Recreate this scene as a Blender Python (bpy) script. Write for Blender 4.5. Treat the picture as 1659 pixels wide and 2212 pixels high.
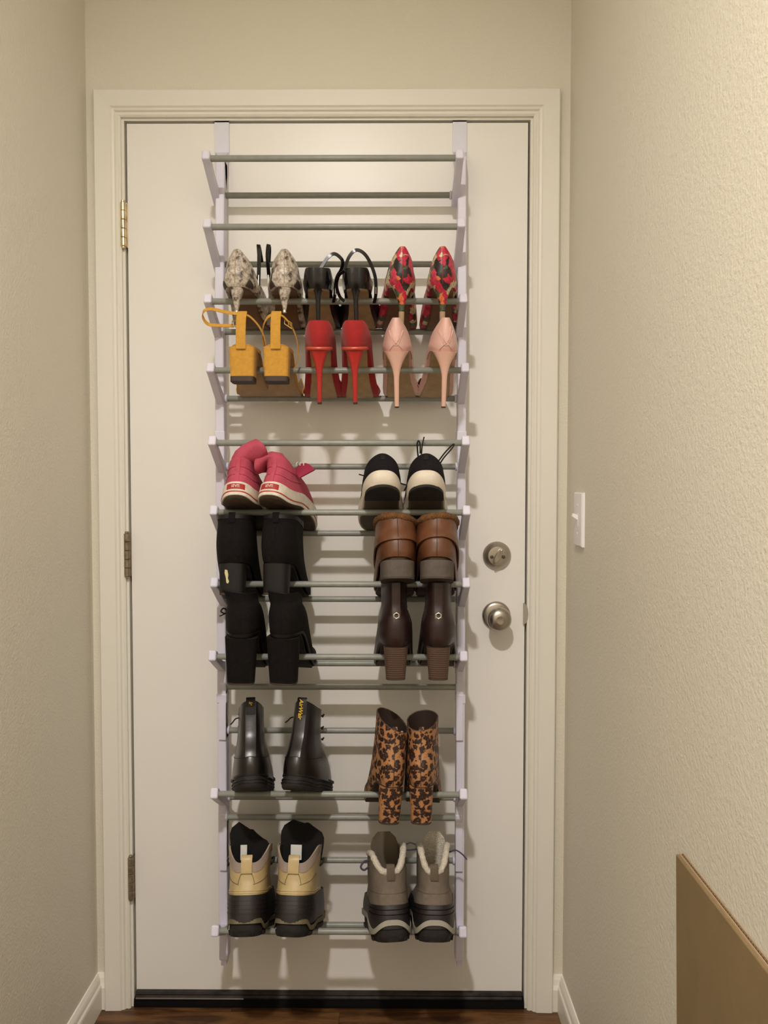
import bpy, math, random
from mathutils import Vector, Matrix

# ------------------------------------------------------------------ camera, world, exposure
scene = bpy.context.scene
for o in list(bpy.data.objects):
    bpy.data.objects.remove(o)
COL = scene.collection
FPX = 1700.0
CAM = Vector((0.1415, -1.8091, 1.2369))
PITCH, YAW, ROLL = 0.03789, -0.00669, 0.00057
_fw = Vector((math.sin(YAW) * math.cos(PITCH), math.cos(YAW) * math.cos(PITCH), -math.sin(PITCH)))
_rt = Vector((math.cos(YAW), -math.sin(YAW), 0.0))
_up = _rt.cross(_fw)
_r2 = _rt * math.cos(ROLL) + _up * math.sin(ROLL)
_u2 = -_rt * math.sin(ROLL) + _up * math.cos(ROLL)
cam_data = bpy.data.cameras.new('camera')
cam_data.sensor_fit = 'HORIZONTAL'
cam_data.sensor_width = 36.0
cam_data.lens = 36.0 * FPX / 1659.0
cam_data.clip_start = 0.02
cam = bpy.data.objects.new('camera', cam_data)
COL.objects.link(cam)
cam.matrix_world = Matrix(((_r2.x, _u2.x, -_fw.x, CAM.x), (_r2.y, _u2.y, -_fw.y, CAM.y),
                           (_r2.z, _u2.z, -_fw.z, CAM.z), (0, 0, 0, 1)))
scene.camera = cam

world = bpy.data.worlds.new('world')
scene.world = world
world.use_nodes = True
world.node_tree.nodes['Background'].inputs[0].default_value = (1.0, 0.9, 0.78, 1)
world.node_tree.nodes['Background'].inputs[1].default_value = 0.02
vs = scene.view_settings
vs.view_transform = 'Standard'
vs.look = 'None'
vs.gamma = 1.0
vs.use_curve_mapping = False
vs.exposure = 0.9
LAMP = Vector((-0.06, -1.98, 2.7325))
LAMP_WATT = 28.3
LAMP_COLOR = (1.0, 0.94, 0.895)


def ray(px, py):
    return _fw + _r2 * ((px - 829.5) / FPX) - _u2 * ((py - 1106.0) / FPX)


def at_y(px, py, y):
    d = ray(px, py)
    return CAM + d * ((y - CAM.y) / d.y)


def at_x(px, py, x):
    d = ray(px, py)
    return CAM + d * ((x - CAM.x) / d.x)


# ------------------------------------------------------------------ materials
def new_mat(name):
    m = bpy.data.materials.new(name)
    m.use_nodes = True
    nt = m.node_tree
    return m, nt, nt.nodes['Principled BSDF']


def N(nt, kind, **kw):
    n = nt.nodes.new(kind)
    for k, v in kw.items():
        if k in n.inputs:
            n.inputs[k].default_value = v
        else:
            setattr(n, k, v)
    return n


def c4(c):
    return (c[0], c[1], c[2], 1.0)


def ramp(nt, fac, stops, interp='LINEAR'):
    r = nt.nodes.new('ShaderNodeValToRGB')
    r.color_ramp.interpolation = interp
    els = r.color_ramp.elements
    while len(els) > 1:
        els.remove(els[-1])
    els[0].position = stops[0][0]
    els[0].color = c4(stops[0][1])
    for p, c in stops[1:]:
        e = els.new(p)
        e.color = c4(c)
    nt.links.new(fac, r.inputs[0])
    return r.outputs[0]


def coords(nt, scale=(1, 1, 1), rot=(0, 0, 0)):
    tc = nt.nodes.new('ShaderNodeTexCoord')
    mp = nt.nodes.new('ShaderNodeMapping')
    mp.inputs['Scale'].default_value = scale
    mp.inputs['Rotation'].default_value = rot
    nt.links.new(tc.outputs['Object'], mp.inputs[0])
    return mp.outputs[0]


def bump(nt, b, height, strength, dist=0.002):
    bp = N(nt, 'ShaderNodeBump', Strength=strength, Distance=dist)
    nt.links.new(height, bp.inputs['Height'])
    nt.links.new(bp.outputs[0], b.inputs['Normal'])


def simple(name, col, rough=0.5, metal=0.0, var=0.0, vscale=30.0, bstr=0.0, bscale=200.0, bdist=0.001,
           coat=0.0, sheen=0.0, spec=0.5, col2=None):
    m, nt, b = new_mat(name)
    b.inputs['Base Color'].default_value = c4(col)
    b.inputs['Roughness'].default_value = rough
    b.inputs['Metallic'].default_value = metal
    b.inputs['Coat Weight'].default_value = coat
    b.inputs['Coat Roughness'].default_value = 0.15
    b.inputs['Sheen Weight'].default_value = sheen
    b.inputs['Sheen Roughness'].default_value = 0.5
    b.inputs['Specular IOR Level'].default_value = spec
    if var > 0 or col2 is not None:
        v = coords(nt)
        n = N(nt, 'ShaderNodeTexNoise', Scale=vscale, Detail=4.0, Roughness=0.6)
        nt.links.new(v, n.inputs['Vector'])
        lo = col2 if col2 is not None else tuple(max(0, c * (1 - var)) for c in col)
        hi = col if col2 is not None else tuple(min(1, c * (1 + var)) for c in col)
        o = ramp(nt, n.outputs[0], [(0.32, lo), (0.68, hi)])
        nt.links.new(o, b.inputs['Base Color'])
    if bstr > 0:
        v = coords(nt)
        n2 = N(nt, 'ShaderNodeTexNoise', Scale=bscale, Detail=3.0)
        nt.links.new(v, n2.inputs['Vector'])
        bump(nt, b, n2.outputs[0], bstr, bdist)
    return m


M = {}
M['wall'] = simple('wall paint', (0.735, 0.695, 0.585), 0.55, bstr=0.5, bscale=185, bdist=0.0022)
M['ceil'] = simple('ceiling paint', (0.86, 0.845, 0.80), 0.8, bstr=0.3, bscale=90, bdist=0.002)
M['door'] = simple('door paint', (0.85, 0.825, 0.78), 0.34, bstr=0.05, bscale=500, bdist=0.0004)
M['trim'] = simple('trim paint', (0.80, 0.77, 0.69), 0.42, bstr=0.04, bscale=300, bdist=0.0005)
M['plastic'] = simple('lilac white plastic', (0.73, 0.71, 0.83), 0.45)
M['bar'] = simple('grey painted tube', (0.27, 0.278, 0.245), 0.38, var=0.06, vscale=80)
M['hook'] = simple('white painted strap', (0.72, 0.72, 0.82), 0.4)
M['nickel'] = simple('satin nickel', (0.46, 0.42, 0.36), 0.30, 1.0)
M['nickel_dark'] = simple('dark nickel', (0.10, 0.085, 0.07), 0.5, 0.6)
M['brass'] = simple('aged brass', (0.72, 0.60, 0.40), 0.25, 1.0, var=0.25, vscale=60)
M['hinge_worn'] = simple('worn dark hinge metal', (0.30, 0.25, 0.18), 0.5, 0.8, var=0.3, vscale=90)
M['rubber_black'] = simple('black rubber', (0.0045, 0.004, 0.004), 0.9, spec=0.15)
M['sweep'] = simple('dark vinyl sweep', (0.028, 0.023, 0.022), 0.55, var=0.6, vscale=25, spec=0.25)
M['alu'] = simple('aluminium lip', (0.55, 0.52, 0.48), 0.35, 0.8)
M['switch'] = simple('white switch plastic', (0.86, 0.84, 0.84), 0.35)
M['bulb_base'] = simple('white lamp canopy', (0.8, 0.8, 0.78), 0.5)
M['baffle'] = simple('dark lamp baffle', (0.06, 0.06, 0.06), 0.6)
M['dark_void'] = simple('dark outdoor board', (0.02, 0.018, 0.015), 0.9)


def mat_bulb():
    m, nt, b = new_mat('glowing bulb glass')
    b.inputs['Base Color'].default_value = (1, 0.95, 0.85, 1)
    b.inputs['Emission Color'].default_value = c4(LAMP_COLOR)
    b.inputs['Emission Strength'].default_value = 40.0
    return m


M['bulb'] = mat_bulb()


def mat_wood():
    m, nt, b = new_mat('dark wood plank')
    v = coords(nt, (1.6, 11, 11))
    n = N(nt, 'ShaderNodeTexNoise', Scale=3.0, Detail=6.0, Roughness=0.62, Distortion=1.2)
    nt.links.new(v, n.inputs['Vector'])
    oi = nt.nodes.new('ShaderNodeObjectInfo')
    ad = N(nt, 'ShaderNodeMath', operation='MULTIPLY_ADD')
    nt.links.new(oi.outputs['Random'], ad.inputs[0])
    ad.inputs[1].default_value = 0.10
    nt.links.new(n.outputs[0], ad.inputs[2])
    o = ramp(nt, ad.outputs[0], [(0.30, (0.020, 0.008, 0.003)), (0.5, (0.060, 0.025, 0.009)), (0.70, (0.165, 0.076, 0.026))])
    nt.links.new(o, b.inputs['Base Color'])
    b.inputs['Roughness'].default_value = 0.42
    bump(nt, b, n.outputs[0], 0.15, 0.001)
    return m


M['wood'] = mat_wood()
M['kraft'] = simple('kraft cardboard', (0.228, 0.158, 0.072), 0.85, var=0.07, vscale=14, bstr=0.12, bscale=60)
M['kraft_edge'] = simple('pale cardboard edge', (0.52, 0.36, 0.22), 0.9)

# ------------------------------------------------------------------ mesh helpers


class MB:
    def __init__(self):
        self.v = []
        self.f = []
        self.mi = []

    def add(self, verts, faces, mi=0):
        k = len(self.v)
        self.v += [tuple(p) for p in verts]
        self.f += [tuple(i + k for i in f) for f in faces]
        self.mi += [mi] * len(faces)

    def box(self, lo, hi, mi=0):
        x0, y0, z0 = lo
        x1, y1, z1 = hi
        self.add([(x0, y0, z0), (x1, y0, z0), (x1, y1, z0), (x0, y1, z0), (x0, y0, z1), (x1, y0, z1), (x1, y1, z1), (x0, y1, z1)],
                 [(0, 3, 2, 1), (4, 5, 6, 7), (0, 1, 5, 4), (1, 2, 6, 5), (2, 3, 7, 6), (3, 0, 4, 7)], mi)

    def rings(self, rings, cap0=True, cap1=True, closed=False, mi=0):
        n = len(rings[0])
        verts = [p for r in rings for p in r]
        faces = []
        m = len(rings)
        for i in range(m if closed else m - 1):
            a, b = i * n, ((i + 1) % m) * n
            for j in range(n):
                k = (j + 1) % n
                faces.append((a + j, a + k, b + k, b + j))
        if not closed:
            if cap0:
                faces.append(tuple(reversed(range(n))))
            if cap1:
                faces.append(tuple((m - 1) * n + j for j in range(n)))
        self.add(verts, faces, mi)

    def tube(self, pts, r, n=8, cap=True, closed=False, mi=0):
        pts = [Vector(p) for p in pts]
        rs = r if isinstance(r, (list, tuple)) else [r] * len(pts)
        m = len(pts)
        rings = []
        prev = None
        for i, p in enumerate(pts):
            if closed:
                t = pts[(i + 1) % m] - pts[i - 1]
            else:
                t = pts[min(i + 1, m - 1)] - pts[max(i - 1, 0)]
            t.normalize()
            if prev is None:
                a = Vector((0, 0, 1)) if abs(t.z) < 0.9 else Vector((1, 0, 0))
                u = t.cross(a).normalized()
            else:
                u = (prev - t * prev.dot(t)).normalized()
            prev = u
            w = t.cross(u)
            rings.append([p + (u * math.cos(k * 2 * math.pi / n) + w * math.sin(k * 2 * math.pi / n)) * rs[i] for k in range(n)])
        self.rings(rings, cap, cap, closed, mi)

    def ribbon(self, pts, width, th, side, mi=0, closed=False):
        """strap: side = direction (or list) of the ribbon's wide axis"""
        pts = [Vector(p) for p in pts]
        m = len(pts)
        rings = []
        for i, p in enumerate(pts):
            if closed:
                t = pts[(i + 1) % m] - pts[i - 1]
            else:
                t = pts[min(i + 1, m - 1)] - pts[max(i - 1, 0)]
            t.normalize()
            if side == 'face':
                s = t.cross(Vector((0, 1, 0))) + Vector((0, .35, .2))
            else:
                s = Vector(side[i]) if isinstance(side, list) else Vector(side)
            s = (s - t * s.dot(t)).normalized()
            nn = t.cross(s)
            w = width[i] if isinstance(width, list) else width
            a = s * (w / 2)
            b = nn * (th / 2)
            rings.append([p - a - b * .4, p - a * .86 - b, p + a * .86 - b, p + a - b * .4, p + a + b * .4, p + a * .86 + b, p - a * .86 + b, p - a + b * .4])
        self.rings(rings, True, True, closed, mi)

    def lathe(self, prof, origin, axis, n=32, mi=0):
        ax = Vector(axis).normalized()
        a = Vector((0, 0, 1)) if abs(ax.z) < 0.9 else Vector((1, 0, 0))
        u = ax.cross(a).normalized()
        w = ax.cross(u)
        o = Vector(origin)
        self.rings([[o + ax * h + (u * math.cos(k * 2 * math.pi / n) + w * math.sin(k * 2 * math.pi / n)) * r for k in range(n)]
                    for r, h in prof], True, True, False, mi)

    def prism(self, poly, axis, a, b, mi=0):
        """poly of (p,q) extruded from a to b along axis; axis 'x': (y,z), 'y': (x,z), 'z': (x,y)"""
        def pt(p, q, t):
            return (t, p, q) if axis == 'x' else ((p, t, q) if axis == 'y' else (p, q, t))
        n = len(poly)
        vs = [pt(p, q, a) for p, q in poly] + [pt(p, q, b) for p, q in poly]
        fs = [tuple(range(n)), tuple(reversed(range(n, 2 * n)))] + [(i, n + i, n + (i + 1) % n, (i + 1) % n) for i in range(n)]
        self.add(vs, fs, mi)

    def build(self, name, mats, parent=None, smooth=True, angle=40):
        me = bpy.data.meshes.new(name)
        me.from_pydata(self.v, [], self.f)
        if not isinstance(mats, (list, tuple)):
            mats = [mats]
        for mt in mats:
            me.materials.append(mt)
        me.polygons.foreach_set('material_index', self.mi)
        me.validate()
        import bmesh
        bm = bmesh.new()
        bm.from_mesh(me)
        bmesh.ops.recalc_face_normals(bm, faces=bm.faces)
        for f in bm.faces:
            f.smooth = smooth
        if smooth:
            ca = math.radians(angle)
            for e in bm.edges:
                if len(e.link_faces) == 2:
                    e.smooth = e.calc_face_angle(0) < ca
        bm.to_mesh(me)
        bm.free()
        o = bpy.data.objects.new(name, me)
        COL.objects.link(o)
        if parent:
            o.parent = parent
        return o


def one(fn, name, mat, parent=None, smooth=True, angle=40):
    b = MB()
    fn(b)
    return b.build(name, mat, parent, smooth, angle)


def empty(name, loc=(0, 0, 0)):
    o = bpy.data.objects.new(name, None)
    COL.objects.link(o)
    o.location = loc
    o.empty_display_size = 0.05
    return o


def tag(o, label, cat, group=None, kind=None):
    o['label'] = label
    o['category'] = cat
    if group:
        o['group'] = group
    if kind:
        o['kind'] = kind
    return o


def bev(o, w=0.002, seg=2):
    md = o.modifiers.new('bevel', 'BEVEL')
    md.width = w
    md.segments = seg
    md.limit_method = 'ANGLE'
    md.angle_limit = math.radians(50)
    return o


def crom(pts, n=6, closed=False):
    pts = [Vector(p) for p in pts]
    m = len(pts)
    out = []
    for i in range(m if closed else m - 1):
        if closed:
            p0, p1, p2, p3 = pts[i - 1], pts[i], pts[(i + 1) % m], pts[(i + 2) % m]
        else:
            p0, p1, p2, p3 = pts[max(i - 1, 0)], pts[i], pts[i + 1], pts[min(i + 2, m - 1)]
        for k in range(n):
            t = k / n
            out.append(0.5 * ((2 * p1) + (p2 - p0) * t + (2 * p0 - 5 * p1 + 4 * p2 - p3) * t * t + (3 * p1 - p0 - 3 * p2 + p3) * t ** 3))
    if not closed:
        out.append(pts[-1])
    return out


# ------------------------------------------------------------------ room shell
XL, XR = -0.545, 0.549
YB = -3.6
ZC = 2.74
OPX, OPZ = 0.4785, 2.0725


def w_back(b):
    b.box((XL - .1, 0, 0), (-OPX, .12, ZC))
    b.box((OPX, 0, 0), (XR + .1, .12, ZC))
    b.box((-OPX, 0, OPZ), (OPX, .12, ZC))


tag(one(w_back, 'wall_back', M['wall'], smooth=False), 'beige painted wall holding the white door', 'wall', kind='structure')
tag(one(lambda b: b.box((XL - .1, YB, 0), (XL, 0, ZC)), 'wall_left', M['wall'], smooth=False),
    'beige side wall on the hinge side of the door', 'wall', kind='structure')
tag(one(lambda b: b.box((XR, YB, 0), (XR + .1, 0, ZC)), 'wall_right', M['wall'], smooth=False),
    'beige textured side wall with the light switch', 'wall', kind='structure')
tag(one(lambda b: b.box((XL - .1, YB - .1, 0), (XR + .1, YB, ZC)), 'wall_front', M['wall'], smooth=False),
    'beige wall closing the hallway opposite the door', 'wall', kind='structure')
tag(one(lambda b: b.box((XL - .1, YB - .1, ZC), (XR + .1, .12, ZC + .1)), 'ceiling', M['ceil'], smooth=False),
    'pale ceiling of the hallway', 'ceiling', kind='structure')
# floor of planks
floor = one(lambda b: b.box((XL - .1, YB - .1, -.06), (XR + .1, .12, -.012)), 'floor', M['dark_void'], smooth=False)
tag(floor, 'dark brown wood plank floor of the hallway', 'floor', kind='structure')
random.seed(3)
pw = 0.118
prow = 0
y = 0.10
while y > YB:
    cut = XL + random.uniform(0.12, 0.95)
    for a, c in ((XL, cut), (cut, XR)):
        p = one(lambda b: b.box((0.0004, -pw + .0004, -.012), (c - a - .0004, -.0004, 0)), 'plank', M['wood'], floor, False)
        p.location = (a, y, 0)
    y -= pw
# casing (mitred, one mesh per side)
CI, CO = 0.4655, 0.5240
CT_I, CT_O = 2.0590, 2.1165
# profile: (fraction from inner 0..1 outer, depth)
PROF = [(0.0, 0.0), (0.0, .007), (.07, .0095), (.12, .0085), (.17, .0085), (.22, .0125), (.30, .0135), (.36, .0165), (.95, .0175), (1.0, .015), (1.0, 0.0)]


def casing(b, path):
    """path: two (inner, outer) corner pairs"""
    rr = []
    for inn, out in path:
        inn, out = Vector(inn), Vector(out)
        rr.append([inn.lerp(out, t) + Vector((0, -d, 0)) for t, d in PROF])
    b.rings(rr)


tl = ((-CI, 0, CT_I), (-CO, 0, CT_O))
tr = ((CI, 0, CT_I), (CO, 0, CT_O))
bl = ((-CI, 0, 0), (-CO, 0, 0))
br = ((CI, 0, 0), (CO, 0, 0))
for nm, pth, lb in (('trim_1', (tl, tr), 'white moulded casing across the top of the door'),
                    ('trim_2', (bl, tl), 'white moulded upright casing on the hinge side'),
                    ('trim_3', (tr, br), 'white moulded upright casing on the doorknob side')):
    tag(one(lambda b: casing(b, pth), nm, M['trim'], angle=25), lb, 'trim', kind='structure')


def jamb(b):
    for s in (-1, 1):
        b.box((min(s * .4595, s * OPX), -.0005, 0), (max(s * .4595, s * OPX), .12, OPZ))
        b.box((min(s * .447, s * .4595), .050, 0), (max(s * .447, s * .4595), .066, 2.054))
    b.box((-.4595, -.0005, 2.0535), (.4595, .12, OPZ))
    b.box((-.4595, .050, 2.040), (.4595, .066, 2.0535))


jm = one(jamb, 'trim_4', M['trim'], smooth=False)
tag(jm, 'white door jamb with stop behind the door', 'trim', kind='structure')


def strike(b):
    c = at_y(1134, 1326, -.001)
    rr = []
    for k in range(13):
        t = -1 + k / 6
        rr.append((c.x - .0042 + .0115 * math.sqrt(max(0, 1 - t * t)), c.z + t * .026))
    poly = [(c.x - .0042, c.z - .026)] + rr + [(c.x - .0042, c.z + .026)]
    b.prism(poly, 'y', -.0025, .0005)


one(strike, 'strike_plate', M['alu'], jm, False)

th = MB()
th.prism([(-.004, 0), (-.006, .002), (-.006, .008), (-.004, .020), (.04, .022), (.09, .018), (.12, 0)], 'x', -.459, .459)
tag(th.build('trim_5', M['rubber_black'], None, False), 'black rubber threshold strip under the door', 'threshold', kind='structure')

# door
door = one(lambda b: b.box((-.455, .003, .036), (.455, .047, 2.049)), 'door_1', M['door'], smooth=False)
bev(door, .0012)
tag(door, 'plain white painted door with satin nickel knob and deadbolt', 'door', kind='structure')


def sweep(b):
    pts = []
    b.prism([(.001, .021), (-.006, .022), (-.0075, .026), (-.005, .030), (-.0075, .034), (-.006, .0385), (.004, .0395)], 'x', -.4535, .4535)


sw = one(sweep, 'door_sweep', M['sweep'], door, False)
one(lambda b: b.prism([(-.0062, .0220), (-.0082, .0225), (-.0086, .0250), (-.0066, .0256)], 'x', -.4535, -.20), 'sweep_lip', M['alu'], sw, False)


def hinge(zc, mat):
    h = one(lambda b: b.box((-.4592, -.0022, zc - .050), (-.4548, .012, zc + .050)), 'hinge', mat, door, False)
    segs = [(-.054, -.049, .0045), (-.049, -.030, .0066), (-.0295, -.010, .0066), (-.0095, .010, .0066), (.0105, .030, .0066), (.0305, .049, .0066), (.049, .054, .0045)]
    for k, (a, c, r) in enumerate(segs):
        one(lambda b: b.lathe([(r * .8, a), (r, a + .001), (r, c - .001), (r * .8, c)], (-.4615, -.008, zc), (0, 0, 1), 14),
            'hinge_pin' if k in (0, 6) else 'knuckle', mat, h)
    return h


for pyc, mt in ((487, M['brass']), (1198, M['hinge_worn']), (1893, M['hinge_worn'])):
    hinge(at_y(275, pyc, 0).z, mt)

kc = at_y(1073, 1330, 0)
dk = Vector((kc.x - .001, .003, .929))
kb = one(lambda b: b.lathe([(.033, 0), (.033, .003), (.0315, .006), (.026, .0085), (.016, .010), (.0125, .014), (.0115, .034)], dk, (0, -1, 0), 40), 'door_knob', M['nickel'], door)
one(lambda b: b.lathe([(.010, .031), (.013, .034), (.020, .038), (.0255, .044), (.0275, .051), (.0265, .058), (.0225, .0635), (.015, .0675), (.009, .0687), (.0085, .0680), (.001, .0675)], dk, (0, -1, 0), 40),
    'knob_ball', M['nickel'], kb)
dd = Vector((.3895, .003, 1.068))
db = one(lambda b: b.lathe([(.0325, 0), (.0325, .0035), (.0300, .0075), (.0215, .0150), (.0205, .0152), (.001, .0150)], dd, (0, -1, 0), 40), 'deadbolt', M['nickel'], door, angle=28)


def turn(b):
    a = math.radians(62)
    d = Vector((math.cos(a), 0, math.sin(a)))
    s = Vector((-math.sin(a), 0, math.cos(a)))
    rr = []
    for yy, sc in ((-.0140, .8), (-.018, 1.0), (-.026, 1.0), (-.0285, .8)):
        ring = []
        for k in range(24):
            t = 2 * math.pi * k / 24
            ring.append(dd + d * (.0205 * sc * math.cos(t)) + s * (.0064 * sc * math.sin(t) * abs(math.sin(t)) ** .3) + Vector((0, yy, 0)))
        rr.append(ring)
    b.rings(rr)


one(turn, 'thumb_turn', M['nickel'], db)
for s in (-1, 1):
    one(lambda b: b.lathe([(.0042, 0), (.0042, .0012), (.002, .0020)], dd + Vector((s * .0135, -.0148, -.002)), (0, -1, 0), 14), 'screw', M['nickel_dark'], db)


# baseboards
def basep(b, side, y0, y1):
    x = XL if side < 0 else XR
    s = -side
    prof = [(0, 0), (.0135, 0), (.0135, .052), (.0125, .057), (.0095, .061), (.0085, .068), (.0070, .073), (.0030, .081), (0, .082)]
    b.prism([(x + s * p, q) for p, q in prof], 'y', y0, y1)


for sd, nm, lb in ((-1, 'baseboard_left', 'white moulded baseboard along the hinge side wall'), (1, 'baseboard_right', 'white moulded baseboard along the light switch wall')):
    tag(one(lambda b: basep(b, sd, YB, 0.0), nm, M['trim'], smooth=False), lb, 'baseboard', kind='structure')
for sd, nm, lb in ((-1, 'baseboard_back_left', 'short white baseboard between hinge side casing and corner'), (1, 'baseboard_back_right', 'short white baseboard between knob side casing and corner')):
    def bb(b):
        prof = [(0, 0), (-.0135, 0), (-.0135, .052), (-.0095, .061), (-.0070, .073), (-.003, .081), (0, .082)]
        x0, x1 = (XL, -CO) if sd < 0 else (CO, XR)
        b.prism(prof, 'x', x0, x1)
    tag(one(bb, nm, M['trim'], smooth=False), lb, 'baseboard', kind='structure')

# ------------------------------------------------------------------ light switch on the right wall
swt = empty('light_switch', (XR, -.133, 1.158))
tag(swt, 'white toggle light switch on the beige textured wall', 'light switch')


def swplate(b):
    hy, hz = .035, .0572
    rr = []
    for dx, ins in ((0.001, 0), (-.0045, .0002), (-.0068, .0025), (-.0072, .0045)):
        rr.append([(dx, sy * (hy - ins), sz * (hz - ins)) for sy, sz in ((-1, -1), (1, -1), (1, 1), (-1, 1))])
    b.rings(rr)


one(swplate, 'switch_plate', M['switch'], swt, angle=30)
one(lambda b: b.box((-.0078, -.0055, -.013), (-.006, .0055, .013)), 'toggle_frame', M['switch'], swt, False)
tg = MB()
tg.rings([[(-.007, -.0045, -.002), (-.007, .0045, -.002), (-.007, .0045, .009), (-.007, -.0045, .009)],
          [(-.0195, -.0035, .0065), (-.0195, .0035, .0065), (-.0175, .0035, .0135), (-.0175, -.0035, .0135)]])
bev(tg.build('toggle', M['switch'], swt, False), .0008)
for s in (-1, 1):
    one(lambda b: b.lathe([(.0032, 0), (.0032, .0008), (.001, .0012)], (-.0070, 0, s * .030), (-1, 0, 0), 12), 'screw', M['switch'], swt)

# ------------------------------------------------------------------ ceiling lamp (above, out of frame)
lamp = empty('ceiling_lamp', (LAMP.x, LAMP.y, ZC))
tag(lamp, 'round downlight with a dark baffle ring on the ceiling', 'lamp')
one(lambda b: b.lathe([(.0670, .0005), (.0670, .0255), (.0695, .0265), (.082, .0240), (.096, .0100), (.102, .0005)], (0, 0, 0), (0, 0, -1), 40), 'trim_ring', M['baffle'], lamp)
one(lambda b: b.lathe([(.0665, .0005), (.0665, .0060), (.002, .0068)], (0, 0, 0), (0, 0, -1), 40), 'lens', M['bulb'], lamp)
ld = bpy.data.lights.new('downlight', 'AREA')
ld.shape = 'DISK'
ld.size = 0.13
ld.energy = LAMP_WATT
ld.color = LAMP_COLOR
lo = bpy.data.objects.new('downlight', ld)
COL.objects.link(lo)
lo.parent = lamp
lo.location = (0, 0, LAMP.z - ZC)

# ------------------------------------------------------------------ flattened cardboard box against the right wall
_ct = at_x(1458, 1845, XR - .0118)
CZ = _ct.z
card = empty('cardboard_box', (XR - .0182, _ct.y - .022, 0))
card.rotation_euler = (0, math.atan2(.0139, .74), 0)
tag(card, 'flattened brown cardboard box standing against the beige wall', 'cardboard')


def card_outline(y_far_top, zt, y_far_bot):
    pts = []
    random.seed(5)
    for k in range(15):
        t = k / 14
        pts.append((y_far_top + (y_far_bot - y_far_top) * t + (random.uniform(-.0012, .0012) if 0 < k < 14 else 0), zt * (1 - t)))
    return pts


def card_sheet(b):
    left = card_outline(.022, CZ, -.055)
    poly = left + [(-.70, 0), (-.70, CZ)]
    rr = []
    for xx, ins in ((-.0018, .0010), (-.0026, 0), (-.0048, 0), (-.0056, .0014)):
        rr.append([(xx, p, q - (ins if q > CZ - .003 else 0)) for p, q in poly])
    b.rings(rr)


one(card_sheet, 'front_sheet', M['kraft'], card, False)
fl = one(lambda b: (b.prism([(-.052, .0), (-.702, 0), (-.702, CZ + .003), (.021, CZ + .003)], 'x', .0030, .0036),
                    b.prism([(-.052, .0), (-.702, 0), (-.702, CZ + .003), (.021, CZ + .003)], 'x', -.0018, -.0012)), 'back_sheet', M['kraft_edge'], card, False)


def flutes(b):
    n = 120 * 6
    L0, L1 = .020, -.702
    top, bot = [], []
    for k in range(n + 1):
        yy = L0 + (L1 - L0) * k / n
        xx = .0009 + .0021 * math.sin(2 * math.pi * k / 6)
        top.append((xx, yy, CZ + .0015))
        bot.append((xx, yy, .66))
    v = top + bot
    b.add(v, [(k, k + 1, n + 2 + k, n + 1 + k) for k in range(n)])


one(flutes, 'flutes', M['kraft'], fl, True)

# ------------------------------------------------------------------ shoe rack hung over the door
YF, YR = -0.160, -0.060
BR = 0.0066
BX0, BX1 = -0.2265, 0.2868
FRONT_PX = {1: 342, 2: 490, 3: 651, 4: 800, 5: 957, 6: 1107, 7: 1262, 8: 1419, 10: 1716, 12: 2012}
REAR_PX = {1: 422, 2: 571, 3: 717, 4: 861, 5: 1008, 6: 1152, 7: 1294, 8: 1433, 9: 1578, 10: 1722, 11: 1858, 12: 1998}
TOPIN = {1: .022, 2: .013}    # the hooks pull the top tiers closer to the door
ZRR = {k: at_y(740, v, YR + TOPIN.get(k, 0)).z for k, v in REAR_PX.items()}
ZFF = {k: at_y(740, v, YF + TOPIN.get(k, 0)).z for k, v in FRONT_PX.items()}
CAP_PX = {1: 440, 2: 443, 3: 442, 4: 449, 5: 453, 6: 457, 7: 458, 8: 453, 10: 457, 12: 459}
DXT = {k: (at_y(CAP_PX[k], v, YF).x - at_y(440, 342, YF).x) * .8 for k, v in FRONT_PX.items()}
DXT[1] -= .007
DXT[2] -= .005
rack = empty('shoe_rack', ((BX0 + BX1) / 2, YR, ZRR[12] - .08))
tag(rack, 'white over-the-door shoe rack with grey metal bars', 'shoe rack')
RO = Vector(rack.location)


def kid(o, par=None):
    """parent an object built in world coordinates to the rack"""
    o.parent = par or rack
    o.matrix_parent_inverse = Matrix.Translation(-RO)
    return o


bar_me = None
for t in range(1, 13):
    for which in ('front', 'rear'):
        if which == 'rear':
            y, z = YR + TOPIN.get(t, 0), ZRR[t]
        elif t in ZFF:
            y, z = YF + TOPIN.get(t, 0), ZFF[t]
        else:
            y, z = YR - .004, ZRR[t] + .1
        if bar_me is None:
            o = one(lambda b: b.lathe([(BR * .9, -.001), (BR, 0), (BR, BX1 - BX0), (BR * .9, BX1 - BX0 + .001)], (0, 0, 0), (1, 0, 0), 20), 'bar', M['bar'])
            bar_me = o.data
        else:
            o = bpy.data.objects.new('bar', bar_me)
            COL.objects.link(o)
        o.location = (BX0 + (DXT.get(t, .004) if which == 'front' else 0), y, z)
        kid(o)
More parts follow.
